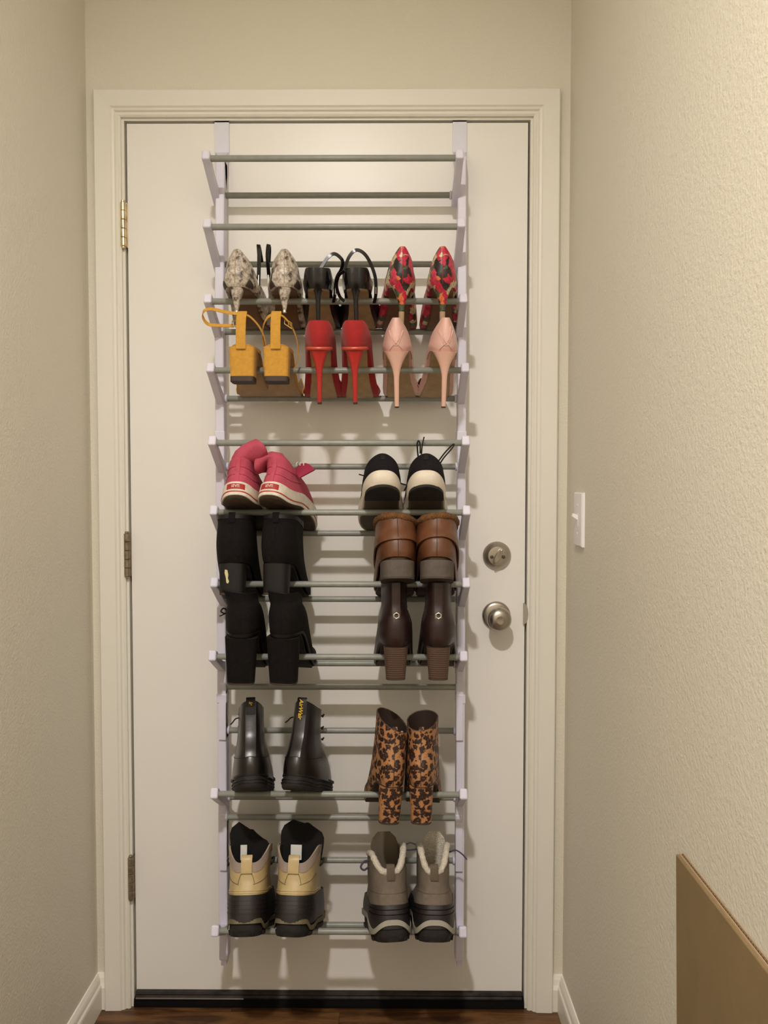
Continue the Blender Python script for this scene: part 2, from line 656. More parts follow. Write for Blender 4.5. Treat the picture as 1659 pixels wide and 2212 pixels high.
# uprights
for s, xa in ((-1, BX0), (1, BX1)):
    x0, x1 = (xa - .0155, xa + .0045) if s < 0 else (xa + .0045, xa + .0235)
    zt = ZRR[1] + .075
    zb = ZRR[12] - .076
    zk = ZRR[3] + .02
    u = one(lambda b: b.prism([(YR - .0145, zb), (YR + .018, zb), (YR + .018, zk), (YR + .042, zt), (YR + .0095, zt), (YR - .0145, zk)], 'x', x0, x1), 'upright', M['plastic'], smooth=False)
    bev(kid(u), .003)
    for zj in (at_y(480, 932, YR - .0145).z, at_y(480, 1500, YR - .0145).z):
        j = one(lambda b: b.box((x0 - .0012, YR - .0160, zj - .020), (x1 + .0012, YR + .0165, zj + .001)), 'sleeve', M['plastic'], smooth=False)
        bev(j, .002)
        kid(j)
    f = one(lambda b: b.box((x0 + .004, YR - .012, zb - .012), (x1 - .004, YR + .012, zb)), 'foot_plug', M['plastic'], smooth=False)
    kid(f)
    # hook strap
    hx0, hx1 = (at_y(464, 300, 0).x, at_y(495, 300, 0).x) if s < 0 else (at_y(978, 300, 0).x, at_y(1008, 300, 0).x)
    zlo = at_y(480, 345, -.01).z
    h = MB()
    h.box((hx0, -.0012, zlo), (hx1, .0024, 2.0515))
    h.box((hx0, -.0012, 2.0492), (hx1, .0490, 2.0515))
    h.box((hx0, .0472, 2.0000), (hx1, .0490, 2.0500))
    kid(h.build('hook_strap', M['hook'], None, False))
    hb = MB()
    xm = (x0 + x1) / 2
    hb.rings([[(hx0 + .001, -.0008, zlo - .004), (hx1 - .001, -.0008, zlo - .004), (hx1 - .001, -.0008, zlo + .020), (hx0 + .001, -.0008, zlo + .020)],
              [(x0, -.020, zlo - .030), (x1, -.020, zlo - .030), (x1, -.030, zlo + .004), (x0, -.030, zlo + .004)],
              [(x0, YR + .026, zlo - .080), (x1, YR + .026, zlo - .080), (x1, YR + .012, zlo - .010), (x0, YR + .012, zlo - .010)]])
    kid(hb.build('hook_bracket', M['plastic'], None, False))


def arm_mesh(b, ln, x0, x1):
    """arm in its own frame: pivot at origin, running along -y to the front bar at y=-ln"""
    top, bot = [], []
    n = 14
    for k in range(n + 1):
        t = k / n
        yy = .016 - (ln + .016) * t
        top.append((yy, .0075 - .0075 * math.sin(math.pi * t) * .9))
        bot.append((yy, -.0200 + .0105 * t ** 1.5))
    nose = [(-ln - .0115 * math.cos(a), .0005 + .0105 * math.sin(a)) for a in [math.radians(d) for d in (65, 35, 0, -35, -65)]]
    poly = top[:-1] + nose + list(reversed(bot[:-1]))
    b.prism(poly, 'x', x0, x1)


for t in range(1, 13):
    for s in (-1, 1):
        xa = BX0 if s < 0 else BX1
        x0, x1 = (-.0155, .0005) if s < 0 else (-.0005, .0155)
        if t in ZFF:
            ln = math.hypot(YF - YR, ZFF[t] - ZRR[t])
            ang = -math.atan2(ZFF[t] - ZRR[t], YR - YF)
        else:
            ln, ang = .100, -math.radians(87.5)
        a = one(lambda b: arm_mesh(b, ln, x0, x1), 'arm', M['plastic'], None, False)
        bev(a, .0018)
        cp = one(lambda b: b.box((x0 - .0006, -ln - .0125, -.0105), (x1 + .0006, -ln + .0085, .0120)), 'end_cap', M['plastic'], a, False)
        bev(cp, .004, 3)
        rc = one(lambda b: b.lathe([(.0080, 0), (.0095, .001), (.0095, .004), (.0080, .005)], (x1 if s < 0 else x0, 0, 0), (1 if s < 0 else -1, 0, 0), 20), 'socket', M['plastic'], a)
        a.location = (xa + DXT.get(t, .004), YR + TOPIN.get(t, 0), ZRR[t])
        a.rotation_euler = (ang, 0, 0)
        kid(a)

# ------------------------------------------------------------------ shoe lasts
PI = math.pi


def pchip(xs, ys, x):
    n = len(xs)
    if x <= xs[0]:
        return ys[0]
    if x >= xs[-1]:
        return ys[-1]
    i = 0
    while x > xs[i + 1]:
        i += 1
    d = [(ys[k + 1] - ys[k]) / (xs[k + 1] - xs[k]) for k in range(n - 1)]

    def sl(k):
        if k == 0:
            return d[0]
        if k == n - 1:
            return d[-1]
        if d[k - 1] * d[k] <= 0:
            return 0.0
        return 2 * d[k - 1] * d[k] / (d[k - 1] + d[k])
    h = xs[i + 1] - xs[i]
    t = (x - xs[i]) / h
    return ((2 * t ** 3 - 3 * t * t + 1) * ys[i] + (t ** 3 - 2 * t * t + t) * h * sl(i)
            + (-2 * t ** 3 + 3 * t * t) * ys[i + 1] + (t ** 3 - t * t) * h * sl(i + 1))


def sstep(a, b, x):
    t = max(0.0, min(1.0, (x - a) / (b - a)))
    return t * t * (3 - 2 * t)


def mk_lift(hh, y1, y2, L, spring=0.008):
    """height of the sole's underside above the ground: heel height hh until y1, down to 0 at y2, toe spring"""
    def lift(y):
        k = max(0.0, min(1.0, (y - y1) / (y2 - y1)))
        s = 1 - (k * k * (3 - 2 * k) * 0.55 + k * 0.45)
        v = hh * s
        if y < y1:
            v = hh + (y1 - y) * 0.02
        if y > y2:
            v += spring * ((y - y2) / max(.001, L - y2)) ** 2
        return v
    return lift


def mk_droop(d, y1, y2, L, spring=.006):
    """underside of a flat soled shoe whose heel hangs d below the forefoot"""
    def lift(y):
        k = max(0.0, min(1.0, (y - y1) / (y2 - y1)))
        v = -d * (1 - k * k * (3 - 2 * k))
        if y > .17:
            v += spring * ((y - .17) / (L - .17)) ** 2
        return v
    return lift


class Laces:
    def __init__(self, root, mat, name='lace'):
        self.root, self.mat, self.name = root, mat, name

    def tube(self, *a):
        one(lambda b: b.tube(*a), self.name, self.mat, self.root)


class Last:
    """keys: (z, yb, yf, wb, wf, e, cx) horizontal slices of a shoe in flat space"""

    def __init__(self, keys, lift=None, bend=0.0, arch=0.0, blend=(.05, .13), yank=.04):
        self.k = [tuple(list(k) + [0.0] * (7 - len(k))) for k in keys]
        self.z = [k[0] for k in self.k]
        self.lift = lift or (lambda y: 0.0)
        self.bend = -bend
        self.arch = arch
        self.blend = blend
        self.yank = yank
        self.cache = {}

    def ring(self, z):
        zz = round(z, 5)
        if zz not in self.cache:
            self.cache[zz] = tuple(pchip(self.z, [k[i] for k in self.k], zz) for i in range(1, 7))
        return self.cache[zz]

    def xy(self, z, ph, off=0.0):
        yb, yf, wb, wf, e, cx = self.ring(z)

        def pt(a):
            c, s = math.cos(a), math.sin(a)
            yy = (1 - math.copysign(abs(c) ** e, c)) / 2
            k = sstep(0.0, 0.75, yy)
            hw = wb + (wf - wb) * k
            hw *= 1 - self.arch * math.exp(-((yy - .42) / .16) ** 2)
            fade = 1 - sstep(.04, .10, z)
            return Vector((math.copysign(abs(s) ** e, s) * hw + cx + self.bend * fade * max(0, yy - .3) ** 2 * 1.6, yb + (yf - yb) * yy))
        p = pt(ph)
        if off:
            t = pt(ph + .03) - pt(ph - .03)
            if t.length > 1e-9:
                t.normalize()
                p = p + Vector((t.y, -t.x)) * off
        return p

    def S(self, z, ph, off=0.0):
        p = self.xy(z, ph, off)
        k = sstep(self.blend[0], self.blend[1], z)
        return Vector((p.x, p.y, z + self.lift(p.y) * (1 - k) + self.lift(self.yank) * k))


def const(v):
    return lambda ph: v


def shell(last, z0, z1, th=.0025, off=0.0, ph0=-PI, ph1=PI, nph=56, nz=18, inner=True):
    """a thick sheet over the last between the height functions z0(ph) and z1(ph)"""
    if not callable(z0):
        z0 = const(z0)
    if not callable(z1):
        z1 = const(z1)
    closed = abs((ph1 - ph0) - 2 * PI) < 1e-6
    cols = nph if closed else nph + 1
    b = MB()
    out, inn = [], []
    for j in range(nz + 1):
        for i in range(cols):
            ph = ph0 + (ph1 - ph0) * i / nph
            a, c = z0(ph), z1(ph)
            z = a + (c - a) * j / nz
            out.append(last.S(z, ph, off + th))
            inn.append(last.S(z, ph, off))
    fo, fi, fe = [], [], []
    K = len(out)
    for j in range(nz):
        for i in range(nph):
            k = (i + 1) % cols if closed else i + 1
            q = (j * cols + i, j * cols + k, (j + 1) * cols + k, (j + 1) * cols + i)
            fo.append(q)
            fi.append(tuple(K + a for a in reversed(q)))
    for i in range(nph):
        k = (i + 1) % cols if closed else i + 1
        t = nz * cols
        fe.append((t + i, t + k, K + t + k, K + t + i))
        fe.append((k, i, K + i, K + k))
    if not closed:
        for j in range(nz):
            a, c = j * cols, (j + 1) * cols
            fe.append((a, c, K + c, K + a))
            a, c = a + nph, c + nph
            fe.append((c, a, K + a, K + c))
    b.add(out + inn, fo + fi + fe)
    b.mi = [0] * len(fo) + [1 if inner else 0] * len(fi) + [0] * len(fe)
    return b


def slab(last, zs, offs, nph=56):
    """closed solid: rings at heights zs with offsets, capped by pairing left and right"""
    b = MB()
    rr = [[last.S(z, -PI + 2 * PI * i / nph, o) for i in range(nph)] for z, o in zip(zs, offs)]
    b.rings(rr, False, False)
    m = len(rr)
    half = nph // 2
    for base, flip in ((0, True), ((m - 1) * nph, False)):
        fs = []
        # index half is ph=0 (back); 0 is ph=-pi (toe)
        for i in range(half):
            a, c = (half + i) % nph, (half + i + 1) % nph
            d, e = half - i - 1, half - i
            ids = []
            for q in (a, c, d % nph, e):
                if base + q not in ids:
                    ids.append(base + q)
            if len(ids) >= 3:
                fs.append(tuple(reversed(ids)) if flip else tuple(ids))
        b.f += fs
        b.mi += [0] * len(fs)
    return b


def heel_block(lift, top, bot, g=lambda t: t, e=.7, n=14, nph=32, z0=0.0, cxb=0.0):
    """top/bot: (yb, yf, wb, wf); hangs from the sole's underside down to z0"""
    b = MB()
    rr = []
    for j in range(n + 1):
        t = j / n
        k = g(t)
        yb, yf, wb, wf = [bo + (to - bo) * k for to, bo in zip(top, bot)]
        ring = []
        for i in range(nph):
            a = 2 * PI * i / nph
            c, s = math.cos(a), math.sin(a)
            yy = (1 - math.copysign(abs(c) ** e, c)) / 2
            hw = wb + (wf - wb) * yy
            x = math.copysign(abs(s) ** e, s) * hw + cxb * (1 - t)
            y = yb + (yf - yb) * yy
            ring.append((x, y, z0 + (lift(y) + .0015 - z0) * t))
        rr.append(ring)
    b.rings(rr)
    return b


def strip_on(last, pts, w, th, off=.001):
    """ribbon lying on the last's surface through (ph, z) points"""
    pp = crom([(p, z, 0) for p, z in pts], 5)
    P = [last.S(v.y, v.x, off + th / 2) for v in pp]
    out = []
    for v in pp:
        a = last.S(v.y, v.x, 0)
        c = last.S(v.y, v.x, .01)
        out.append(c - a)
    b = MB()
    sides = []
    for i, p in enumerate(P):
        t = P[min(i + 1, len(P) - 1)] - P[max(0, i - 1)]
        sides.append(t.cross(out[i]))
    b.ribbon(P, w, th, sides)
    return b


def text_on(last, txt, ph0, z0, h, off, vertical=False, shear=0.0, bold=0.0):
    """lettering wrapped on the last: centred at ph0, z0, letter height h; returns MB"""
    cu = bpy.data.curves.new('lettering', 'FONT')
    cu.body = txt
    cu.align_x = 'CENTER'
    cu.align_y = 'CENTER'
    cu.size = h * 1.4
    cu.shear = shear
    cu.offset = bold
    cu.resolution_u = 3
    cu.extrude = 0.0004
    tmp = bpy.data.objects.new('lettering_tmp', cu)
    COL.objects.link(tmp)
    bpy.context.view_layer.update()
    me = bpy.data.meshes.new_from_object(tmp.evaluated_get(bpy.context.evaluated_depsgraph_get()))
    bpy.data.objects.remove(tmp)
    b = MB()
    vs = []
    e = .02
    a, c = last.xy(z0, ph0 - e), last.xy(z0, ph0 + e)
    sp = (c - a).length / (2 * e)
    for v in me.vertices:
        tx, tz = v.co.x, v.co.y
        if vertical:
            tx, tz = tz, -tx
        # at the back (ph=0) the viewer looks along +y, so screen right is +x
        vs.append(last.S(z0 + tz, ph0 + tx / sp, off + .0004 + v.co.z))
    b.add(vs, [tuple(p.vertices) for p in me.polygons])
    bpy.data.meshes.remove(me)
    return b


# ------------------------------------------------------------------ placing a shoe on two bars
def solve_pose(lift, L, tier, toe_gap=.012, toe_h=.03, heel=None, base=0.0, reach=None):
    """toe-down pitch and origin so that the sole rests on both bars"""
    prof = []
    y = 0.0
    while y <= L:
        prof.append((y, lift(y)))
        y += .0015
    if heel:
        for k in range(12):
            prof.append((heel[0] + (heel[1] - heel[0]) * k / 11, base))
    zf, zr = ZFF[tier], ZRR[tier]

    def need(phi):
        c, s = math.cos(phi), math.sin(phi)
        yt = L * c + (lift(L) + toe_h) * s
        Y0 = -toe_gap - yt
        out = []
        for by, bz in ((YF, zf), (YR, zr)):
            best = -9
            for (y, z) in prof:
                dy = Y0 + y * c + z * s - by
                if abs(dy) < BR:
                    best = max(best, bz + math.sqrt(BR * BR - dy * dy) - (-y * s + z * c))
            out.append(best)
        return Y0, out
    best = None
    for k in range(-30, 60):
        phi = math.radians(k)
        Y0, o = need(phi)
        d = abs(o[0] - o[1])
        if min(o) > -5 and (best is None or d < best[0]):
            best = (d, phi)
    p0 = best[1]
    for k in range(-20, 21):
        phi = p0 + math.radians(k / 20)
        Y0, o = need(phi)
        d = abs(o[0] - o[1])
        if min(o) > -5 and d < best[0]:
            best = (d, phi)
    phi = best[1]
    Y0, o = need(phi)
    return phi, Y0, max(o)


def place(root, pose, px, py, yaw=0.0, dz=0.0, roll=0.0):
    phi, Y0, Z0 = pose
    p = at_y(px, py, Y0)
    root.matrix_world = (Matrix.Translation((p.x, Y0, Z0 + dz)) @ Matrix.Rotation(math.radians(yaw), 4, 'Z')
                         @ Matrix.Rotation(-phi, 4, 'X') @ Matrix.Rotation(math.radians(roll), 4, 'Y'))
    print('POSE', root.name, 'pitch %.1f' % math.degrees(phi), 'heel y %.3f z %.3f x %.3f' % (Y0, Z0, p.x))


def shoe(name, label, group, cat='shoe'):
    o = empty(name)
    return tag(o, label, cat, group)

# ------------------------------------------------------------------ shoe materials
M['snake'] = None


def mat_snake():
    m, nt, b = new_mat('snakeskin print leather')
    v = coords(nt)
    vo = N(nt, 'ShaderNodeTexVoronoi', Scale=330.0, Randomness=0.7)
    nt.links.new(v, vo.inputs['Vector'])
    n = N(nt, 'ShaderNodeTexNoise', Scale=62.0, Detail=5.0, Roughness=0.65)
    nt.links.new(v, n.inputs['Vector'])
    n2 = N(nt, 'ShaderNodeTexNoise', Scale=30.0, Detail=3.0)
    nt.links.new(v, n2.inputs['Vector'])
    base = ramp(nt, n.outputs[0], [(0.38, (0.05, 0.035, 0.028)), (0.45, (0.33, 0.27, 0.21)), (0.56, (0.62, 0.56, 0.48)), (0.75, (0.72, 0.68, 0.60))])
    sc = ramp(nt, vo.outputs['Distance'], [(0.0, (1, 1, 1)), (0.55, (0.86, 0.84, 0.82)), (0.9, (0.45, 0.42, 0.40))])
    mx = N(nt, 'ShaderNodeMix', data_type='RGBA', blend_type='MULTIPLY')
    mx.inputs[0].default_value = 0.8
    nt.links.new(base, mx.inputs[6])
    nt.links.new(sc, mx.inputs[7])
    nt.links.new(mx.outputs[2], b.inputs['Base Color'])
    b.inputs['Roughness'].default_value = 0.38
    bump(nt, b, vo.outputs['Distance'], 0.4, 0.0008)
    return m


def mat_floral():
    m, nt, b = new_mat('floral print fabric')
    v = coords(nt)
    n = N(nt, 'ShaderNodeTexNoise', Scale=60.0, Detail=3.0)
    nt.links.new(v, n.inputs['Vector'])
    ad = N(nt, 'ShaderNodeMix', data_type='RGBA', blend_type='ADD')
    ad.inputs[0].default_value = 0.022
    nt.links.new(v, ad.inputs[6])
    nt.links.new(n.outputs['Color'], ad.inputs[7])
    vo = N(nt, 'ShaderNodeTexVoronoi', Scale=58.0, Randomness=1.0)
    nt.links.new(ad.outputs[2], vo.inputs['Vector'])
    sep = nt.nodes.new('ShaderNodeSeparateColor')
    nt.links.new(vo.outputs['Color'], sep.inputs[0])
    a = ramp(nt, sep.outputs[0], [(0.0, (0.50, 0.012, 0.045)), (0.34, (0.62, 0.05, 0.10)), (0.46, (0.66, 0.16, 0.05)),
                                  (0.56, (0.62, 0.52, 0.30)), (0.76, (0.02, 0.014, 0.012)), (0.90, (0.07, 0.09, 0.04))], 'CONSTANT')
    n3 = N(nt, 'ShaderNodeTexNoise', Scale=190.0, Detail=3.0)
    nt.links.new(v, n3.inputs['Vector'])
    sh = ramp(nt, n3.outputs[0], [(0.35, (0.45, 0.4, 0.4)), (0.55, (1, 1, 1)), (0.75, (1.0, 0.95, 0.85))])
    mx = N(nt, 'ShaderNodeMix', data_type='RGBA', blend_type='MULTIPLY')
    mx.inputs[0].default_value = 0.75
    nt.links.new(a, mx.inputs[6])
    nt.links.new(sh, mx.inputs[7])
    nt.links.new(mx.outputs[2], b.inputs['Base Color'])
    b.inputs['Roughness'].default_value = 0.42
    return m


def mat_leopard():
    m, nt, b = new_mat('leopard print fabric')
    v = coords(nt)
    n = N(nt, 'ShaderNodeTexNoise', Scale=70.0, Detail=2.0)
    nt.links.new(v, n.inputs['Vector'])
    ad = N(nt, 'ShaderNodeMix', data_type='RGBA', blend_type='ADD')
    ad.inputs[0].default_value = 0.016
    nt.links.new(v, ad.inputs[6])
    nt.links.new(n.outputs['Color'], ad.inputs[7])
    vo = N(nt, 'ShaderNodeTexVoronoi', Scale=82.0, Randomness=0.9)
    nt.links.new(ad.outputs[2], vo.inputs['Vector'])
    n2 = N(nt, 'ShaderNodeTexNoise', Scale=230.0, Detail=2.0)
    nt.links.new(v, n2.inputs['Vector'])
    md = N(nt, 'ShaderNodeMath', operation='MULTIPLY_ADD')
    nt.links.new(n2.outputs[0], md.inputs[0])
    md.inputs[1].default_value = 0.62
    nt.links.new(vo.outputs['Distance'], md.inputs[2])
    a = ramp(nt, md.outputs[0], [(0.0, (0.10, 0.045, 0.022)), (0.50, (0.085, 0.035, 0.018)), (0.54, (0.022, 0.008, 0.006)), (0.83, (0.022, 0.008, 0.006)), (0.85, (0.33, 0.14, 0.048)), (1.0, (0.42, 0.20, 0.08))])
    nt.links.new(a, b.inputs['Base Color'])
    b.inputs['Roughness'].default_value = 0.6
    return m


def mat_stack(name, c1, c2, scale):
    m, nt, b = new_mat(name)
    v = coords(nt)
    w = N(nt, 'ShaderNodeTexWave', Scale=scale, Distortion=1.5, Detail=2.0)
    w.bands_direction = 'Z'
    nt.links.new(v, w.inputs['Vector'])
    o = ramp(nt, w.outputs[0], [(0.2, c1), (0.8, c2)])
    nt.links.new(o, b.inputs['Base Color'])
    b.inputs['Roughness'].default_value = 0.6
    bump(nt, b, w.outputs[0], 0.3, 0.0006)
    return m


M['snake'] = mat_snake()
M['floral'] = mat_floral()
M['leopard'] = mat_leopard()
M['stack_brown'] = mat_stack('stacked leather heel', (0.055, 0.028, 0.018), (0.11, 0.06, 0.038), 70.0)
M['cork'] = mat_stack('ribbed tan sole', (0.07, 0.05, 0.03), (0.15, 0.11, 0.065), 60.0)
M['sole_tan'] = simple('tan leather outsole', (0.40, 0.27, 0.14), 0.5, var=0.2, vscale=25)
M['sole_brown'] = simple('brown outsole', (0.13, 0.065, 0.028), 0.5, var=0.2, vscale=25)
M['sole_dark'] = simple('dark rubber outsole', (0.012, 0.0095, 0.008), 0.8, var=0.4, vscale=60, bstr=0.5, bscale=160)
M['sole_brownrub'] = simple('dark brown rubber outsole', (0.055, 0.033, 0.018), 0.75, var=0.4, vscale=50, bstr=0.4, bscale=160)
M['lining_tan'] = simple('tan lining', (0.36, 0.25, 0.15), 0.8)
M['lining_dark'] = simple('dark lining', (0.035, 0.018, 0.012), 0.85)
M['black_patent'] = simple('black patent leather', (0.005, 0.004, 0.005), 0.22)
M['black_leather'] = simple('glossy black leather', (0.008, 0.006, 0.0055), 0.30, var=0.3, vscale=40, bstr=0.08, bscale=240)
M['black_suede'] = simple('black suede', (0.0065, 0.0050, 0.0048), 0.95, var=0.35, vscale=160, bstr=0.3, bscale=600, spec=0.2)
M['black_matte'] = simple('black matte leather', (0.0085, 0.0070, 0.0065), 0.55, var=0.3, vscale=60, spec=0.35, bstr=0.15, bscale=300)
M['black_knit'] = simple('black knit fabric', (0.0095, 0.0075, 0.0095), 0.95, bstr=0.3, bscale=700, spec=0.25)
M['black_lace'] = simple('black cord', (0.012, 0.010, 0.010), 0.8)
M['silver'] = simple('silver metal', (0.75, 0.72, 0.66), 0.2, 1.0)
M['gold'] = simple('gold metal', (0.85, 0.62, 0.22), 0.2, 1.0)
M['mustard'] = simple('mustard suede', (0.56, 0.285, 0.035), 0.85, var=0.10, vscale=120, bstr=0.2, bscale=600, sheen=0.1)
M['heel_lift'] = simple('dark heel lift', (0.045, 0.028, 0.018), 0.7)
M['red_suede'] = simple('red suede', (0.34, 0.008, 0.009), 0.85, var=0.12, vscale=90, bstr=0.2, bscale=600, sheen=0.15)
M['red_gloss'] = simple('red heel leather', (0.43, 0.020, 0.016), 0.32)
M['red_edge'] = simple('orange red heel seat', (0.50, 0.065, 0.030), 0.4)
M['blush'] = simple('blush pink leather', (0.72, 0.44, 0.38), 0.42, bstr=0.05, bscale=200)
M['blush_heel'] = simple('blush pink heel leather', (0.74, 0.45, 0.36), 0.38)
M['pink'] = simple('pink canvas', (0.48, 0.070, 0.115), 0.9, var=0.14, vscale=40, bstr=0.35, bscale=500)
M['pink_in'] = simple('dark pink canvas', (0.30, 0.02, 0.055), 0.9)
M['foxing'] = simple('off white rubber', (0.66, 0.60, 0.50), 0.55, var=0.14, vscale=45)
M['red_stripe'] = simple('red rubber stripe', (0.42, 0.03, 0.03), 0.5)
M['label_red'] = simple('red heel label', (0.36, 0.022, 0.018), 0.55)
M['label_white'] = simple('white lettering', (0.75, 0.68, 0.58), 0.6)
M['white_mid'] = simple('cream foam midsole', (0.74, 0.66, 0.54), 0.6, var=0.06, vscale=40)
M['brown_leather'] = simple('cognac leather', (0.165, 0.064, 0.026), 0.42, col2=(0.10, 0.035, 0.014), vscale=22, bstr=0.1, bscale=260)
M['brown_fuzz'] = simple('brown shearling trim', (0.22, 0.095, 0.025), 0.95, col2=(0.10, 0.04, 0.012), vscale=260, bstr=1.0, bscale=330, bdist=.003)
M['heel_grey'] = simple('grey brown heel', (0.075, 0.057, 0.043), 0.6, var=0.2, vscale=70)
M['oxblood'] = simple('dark brown leather', (0.022, 0.0085, 0.008), 0.38, var=0.3, vscale=40, bstr=0.1, bscale=260)
M['yellow'] = simple('yellow lettering', (0.75, 0.47, 0.03), 0.6)
M['cream'] = simple('cream waxed leather', (0.56, 0.43, 0.215), 0.42, col2=(0.44, 0.32, 0.15), vscale=30, bstr=0.08, bscale=200)
M['taupe'] = simple('taupe collar fabric', (0.34, 0.27, 0.225), 0.8, bstr=0.2, bscale=400)
M['black_plush'] = simple('black plush', (0.006, 0.005, 0.005), 1.0, bstr=0.5, bscale=400)
M['rubber_shell'] = simple('black rubber shell', (0.016, 0.0125, 0.012), 0.5, var=0.2, vscale=50)
M['olive_edge'] = simple('olive tan sole edge', (0.15, 0.125, 0.07), 0.7, var=0.2, vscale=60)
M['grey_suede'] = simple('grey nubuck', (0.155, 0.122, 0.092), 0.9, var=0.12, vscale=60, bstr=0.2, bscale=500)
M['grey_tab'] = simple('brown grey webbing', (0.12, 0.092, 0.062), 0.85)
M['fleece'] = simple('off white fleece', (0.60, 0.54, 0.45), 1.0, var=0.15, vscale=150, bstr=0.9, bscale=300, bdist=.003)
M['grey_wave'] = simple('pale grey rubber', (0.32, 0.30, 0.245), 0.6)
M['white_tag'] = simple('white size tag', (0.78, 0.78, 0.72), 0.7)
M['indigo_lace'] = simple('dark blue grey cord', (0.06, 0.055, 0.085), 0.8)
M['scuff'] = simple('pale yellow scuff', (0.60, 0.54, 0.30), 0.8)


# ------------------------------------------------------------------ pumps (two bars, kitten / stiletto heels)
def pump_last(L, hh, wb, wf, y1, y2, ch, bend, topw, tip=0.7, spring=.006, arch=.18):
    """keys for a pump: sole outline up to its topline"""
    lift = mk_lift(hh, y1, y2, L, spring)
    k = [(0.000, 0.000, L, wb, wf, tip),
         (0.010, -0.0035, L - .003, wb * 1.16, wf * 1.04, tip),
         (0.022, -0.0045, L - .020, wb * 1.12, wf * 0.98, tip),
         (0.034, -0.0030, L - .055, wb * 1.0, wf * 0.84, .8),
         (ch * .72, 0.0010, L - .085, wb * .80 + topw * .15, wf * .72, .85),
         (ch, 0.0070, L - .085, topw, wf * .70, .9)]
    return Last(k, lift, bend, arch, blend=(9, 10)), lift


def topline(ch, side, throat):
    def f(ph):
        a = abs(ph)
        h = side + (ch - side) * (1 - sstep(.15, 1.55, a))
        if a > 2.0:
            h = side + (throat - side) * sstep(2.0, 2.7, a)
        return h
    return f


def outsole(lift, L, wb, wf, bend, mat, root, tip=.7, th=.0035, arch=.25):
    so = Last([(-.0035, .003, L - .004, wb * .92, wf * .93, tip), (0.0, .000, L, wb, wf, tip)], lift, bend, arch, blend=(9, 10))
    return slab(so, [-.0035, -.001, .0005], [0, .0004, 0]).build('outsole', mat, root)


def insole(lift, L, wb, wf, bend, mat, root, tip=.7):
    so = Last([(0.0, .000, L, wb, wf, tip), (.004, .000, L, wb, wf, tip)], lift, bend, .16, blend=(9, 10))
    return slab(so, [0.0002, .0022], [.001, .001]).build('insole', mat, root)


# --- snakeskin kitten heels (tier 3)
def snake_pump(m, px, py, label):
    r = shoe('snakeskin_pump', label, 'snakeskin pumps on the rack')
    L = .210
    la, lift = pump_last(L, .046, .0310, .043, .050, .130, .078, .012 * m, .0155)
    shell(la, 0.0, topline(.078, .036, .036), .0018, nz=22).build('upper', [M['snake'], M['lining_tan']], r)
    outsole(lift, L, .0270, .033, .010 * m, M['sole_brown'], r)
    insole(lift, L, .0300, .043, .012 * m, M['snake'], r)
    heel_block(lift, (-.001, .030, .0155, .013), (.004, .0125, .0034, .0034), g=lambda t: t ** 1.2, e=.85).build('heel', M['snake'], r)
    one(lambda b: b.lathe([(.0040, 0), (.0044, .004), (.0040, .005)], (0, .0083, -.003), (0, 0, 1), 14), 'heel_tip', M['silver'], r)
    # scalloped counter edge
    for s in (-1, 1):
        shell(la, lambda ph: .001, lambda ph: .004 + .011 * math.sin((abs(ph) - .42) / .42 * PI), .0012, .0020, min(s * .42, s * .84), max(s * .42, s * .84), 12, 4).build('dark_scallop', [M['heel_lift'], M['heel_lift']], r)
    sc = shell(la, 0.002, lambda ph: .012 + .008 * abs(math.cos(ph * 3.2)), .0008, .0012, -.95, .95, 40, 6)
    sc.build('heel_counter', [M['snake'], M['snake']], r)
    strip_on(la, [(0, .006), (0, .03), (0, .06), (0, .076)], .0015, .0008, .0018).build('back_seam', M['lining_tan'], r)
    # black ankle strap standing up at the inner side
    s = -m
    a = la.S(.032, s * 1.35, .002)
    pts = [a + Vector((s * .002, 0, -.012)), a + Vector((s * .004, -.004, .014)), a + Vector((s * .006, -.010, .045)), a + Vector((s * .004, -.008, .068)), a + Vector((s * .003, .006, .062)), a + Vector((s * .005, .016, .040))]
    st = MB()
    st.ribbon(crom(pts, 6), .0080, .0024, (.85, .5, 0))
    st.build('ankle_strap', M['black_patent'], r)
    bk = MB()
    c = a + Vector((s * .0045, -.002, -.004))
    bk.tube([c + Vector((0, -.006, -.010)), c + Vector((0, .006, -.010)), c + Vector((0, .006, .010)), c + Vector((0, -.006, .010))], .0012, 8, False, True)
    bk.build('buckle', M['silver'], r)
    place(r, solve_pose(lift, L, 3, toe_h=.02), px, py, 5 * m)


snake_pump(-1, 508, 580, 'snakeskin print kitten heel pump beside the white upright of the rack')
snake_pump(1, 614, 580, 'snakeskin print kitten heel pump next to the black stiletto sandals')


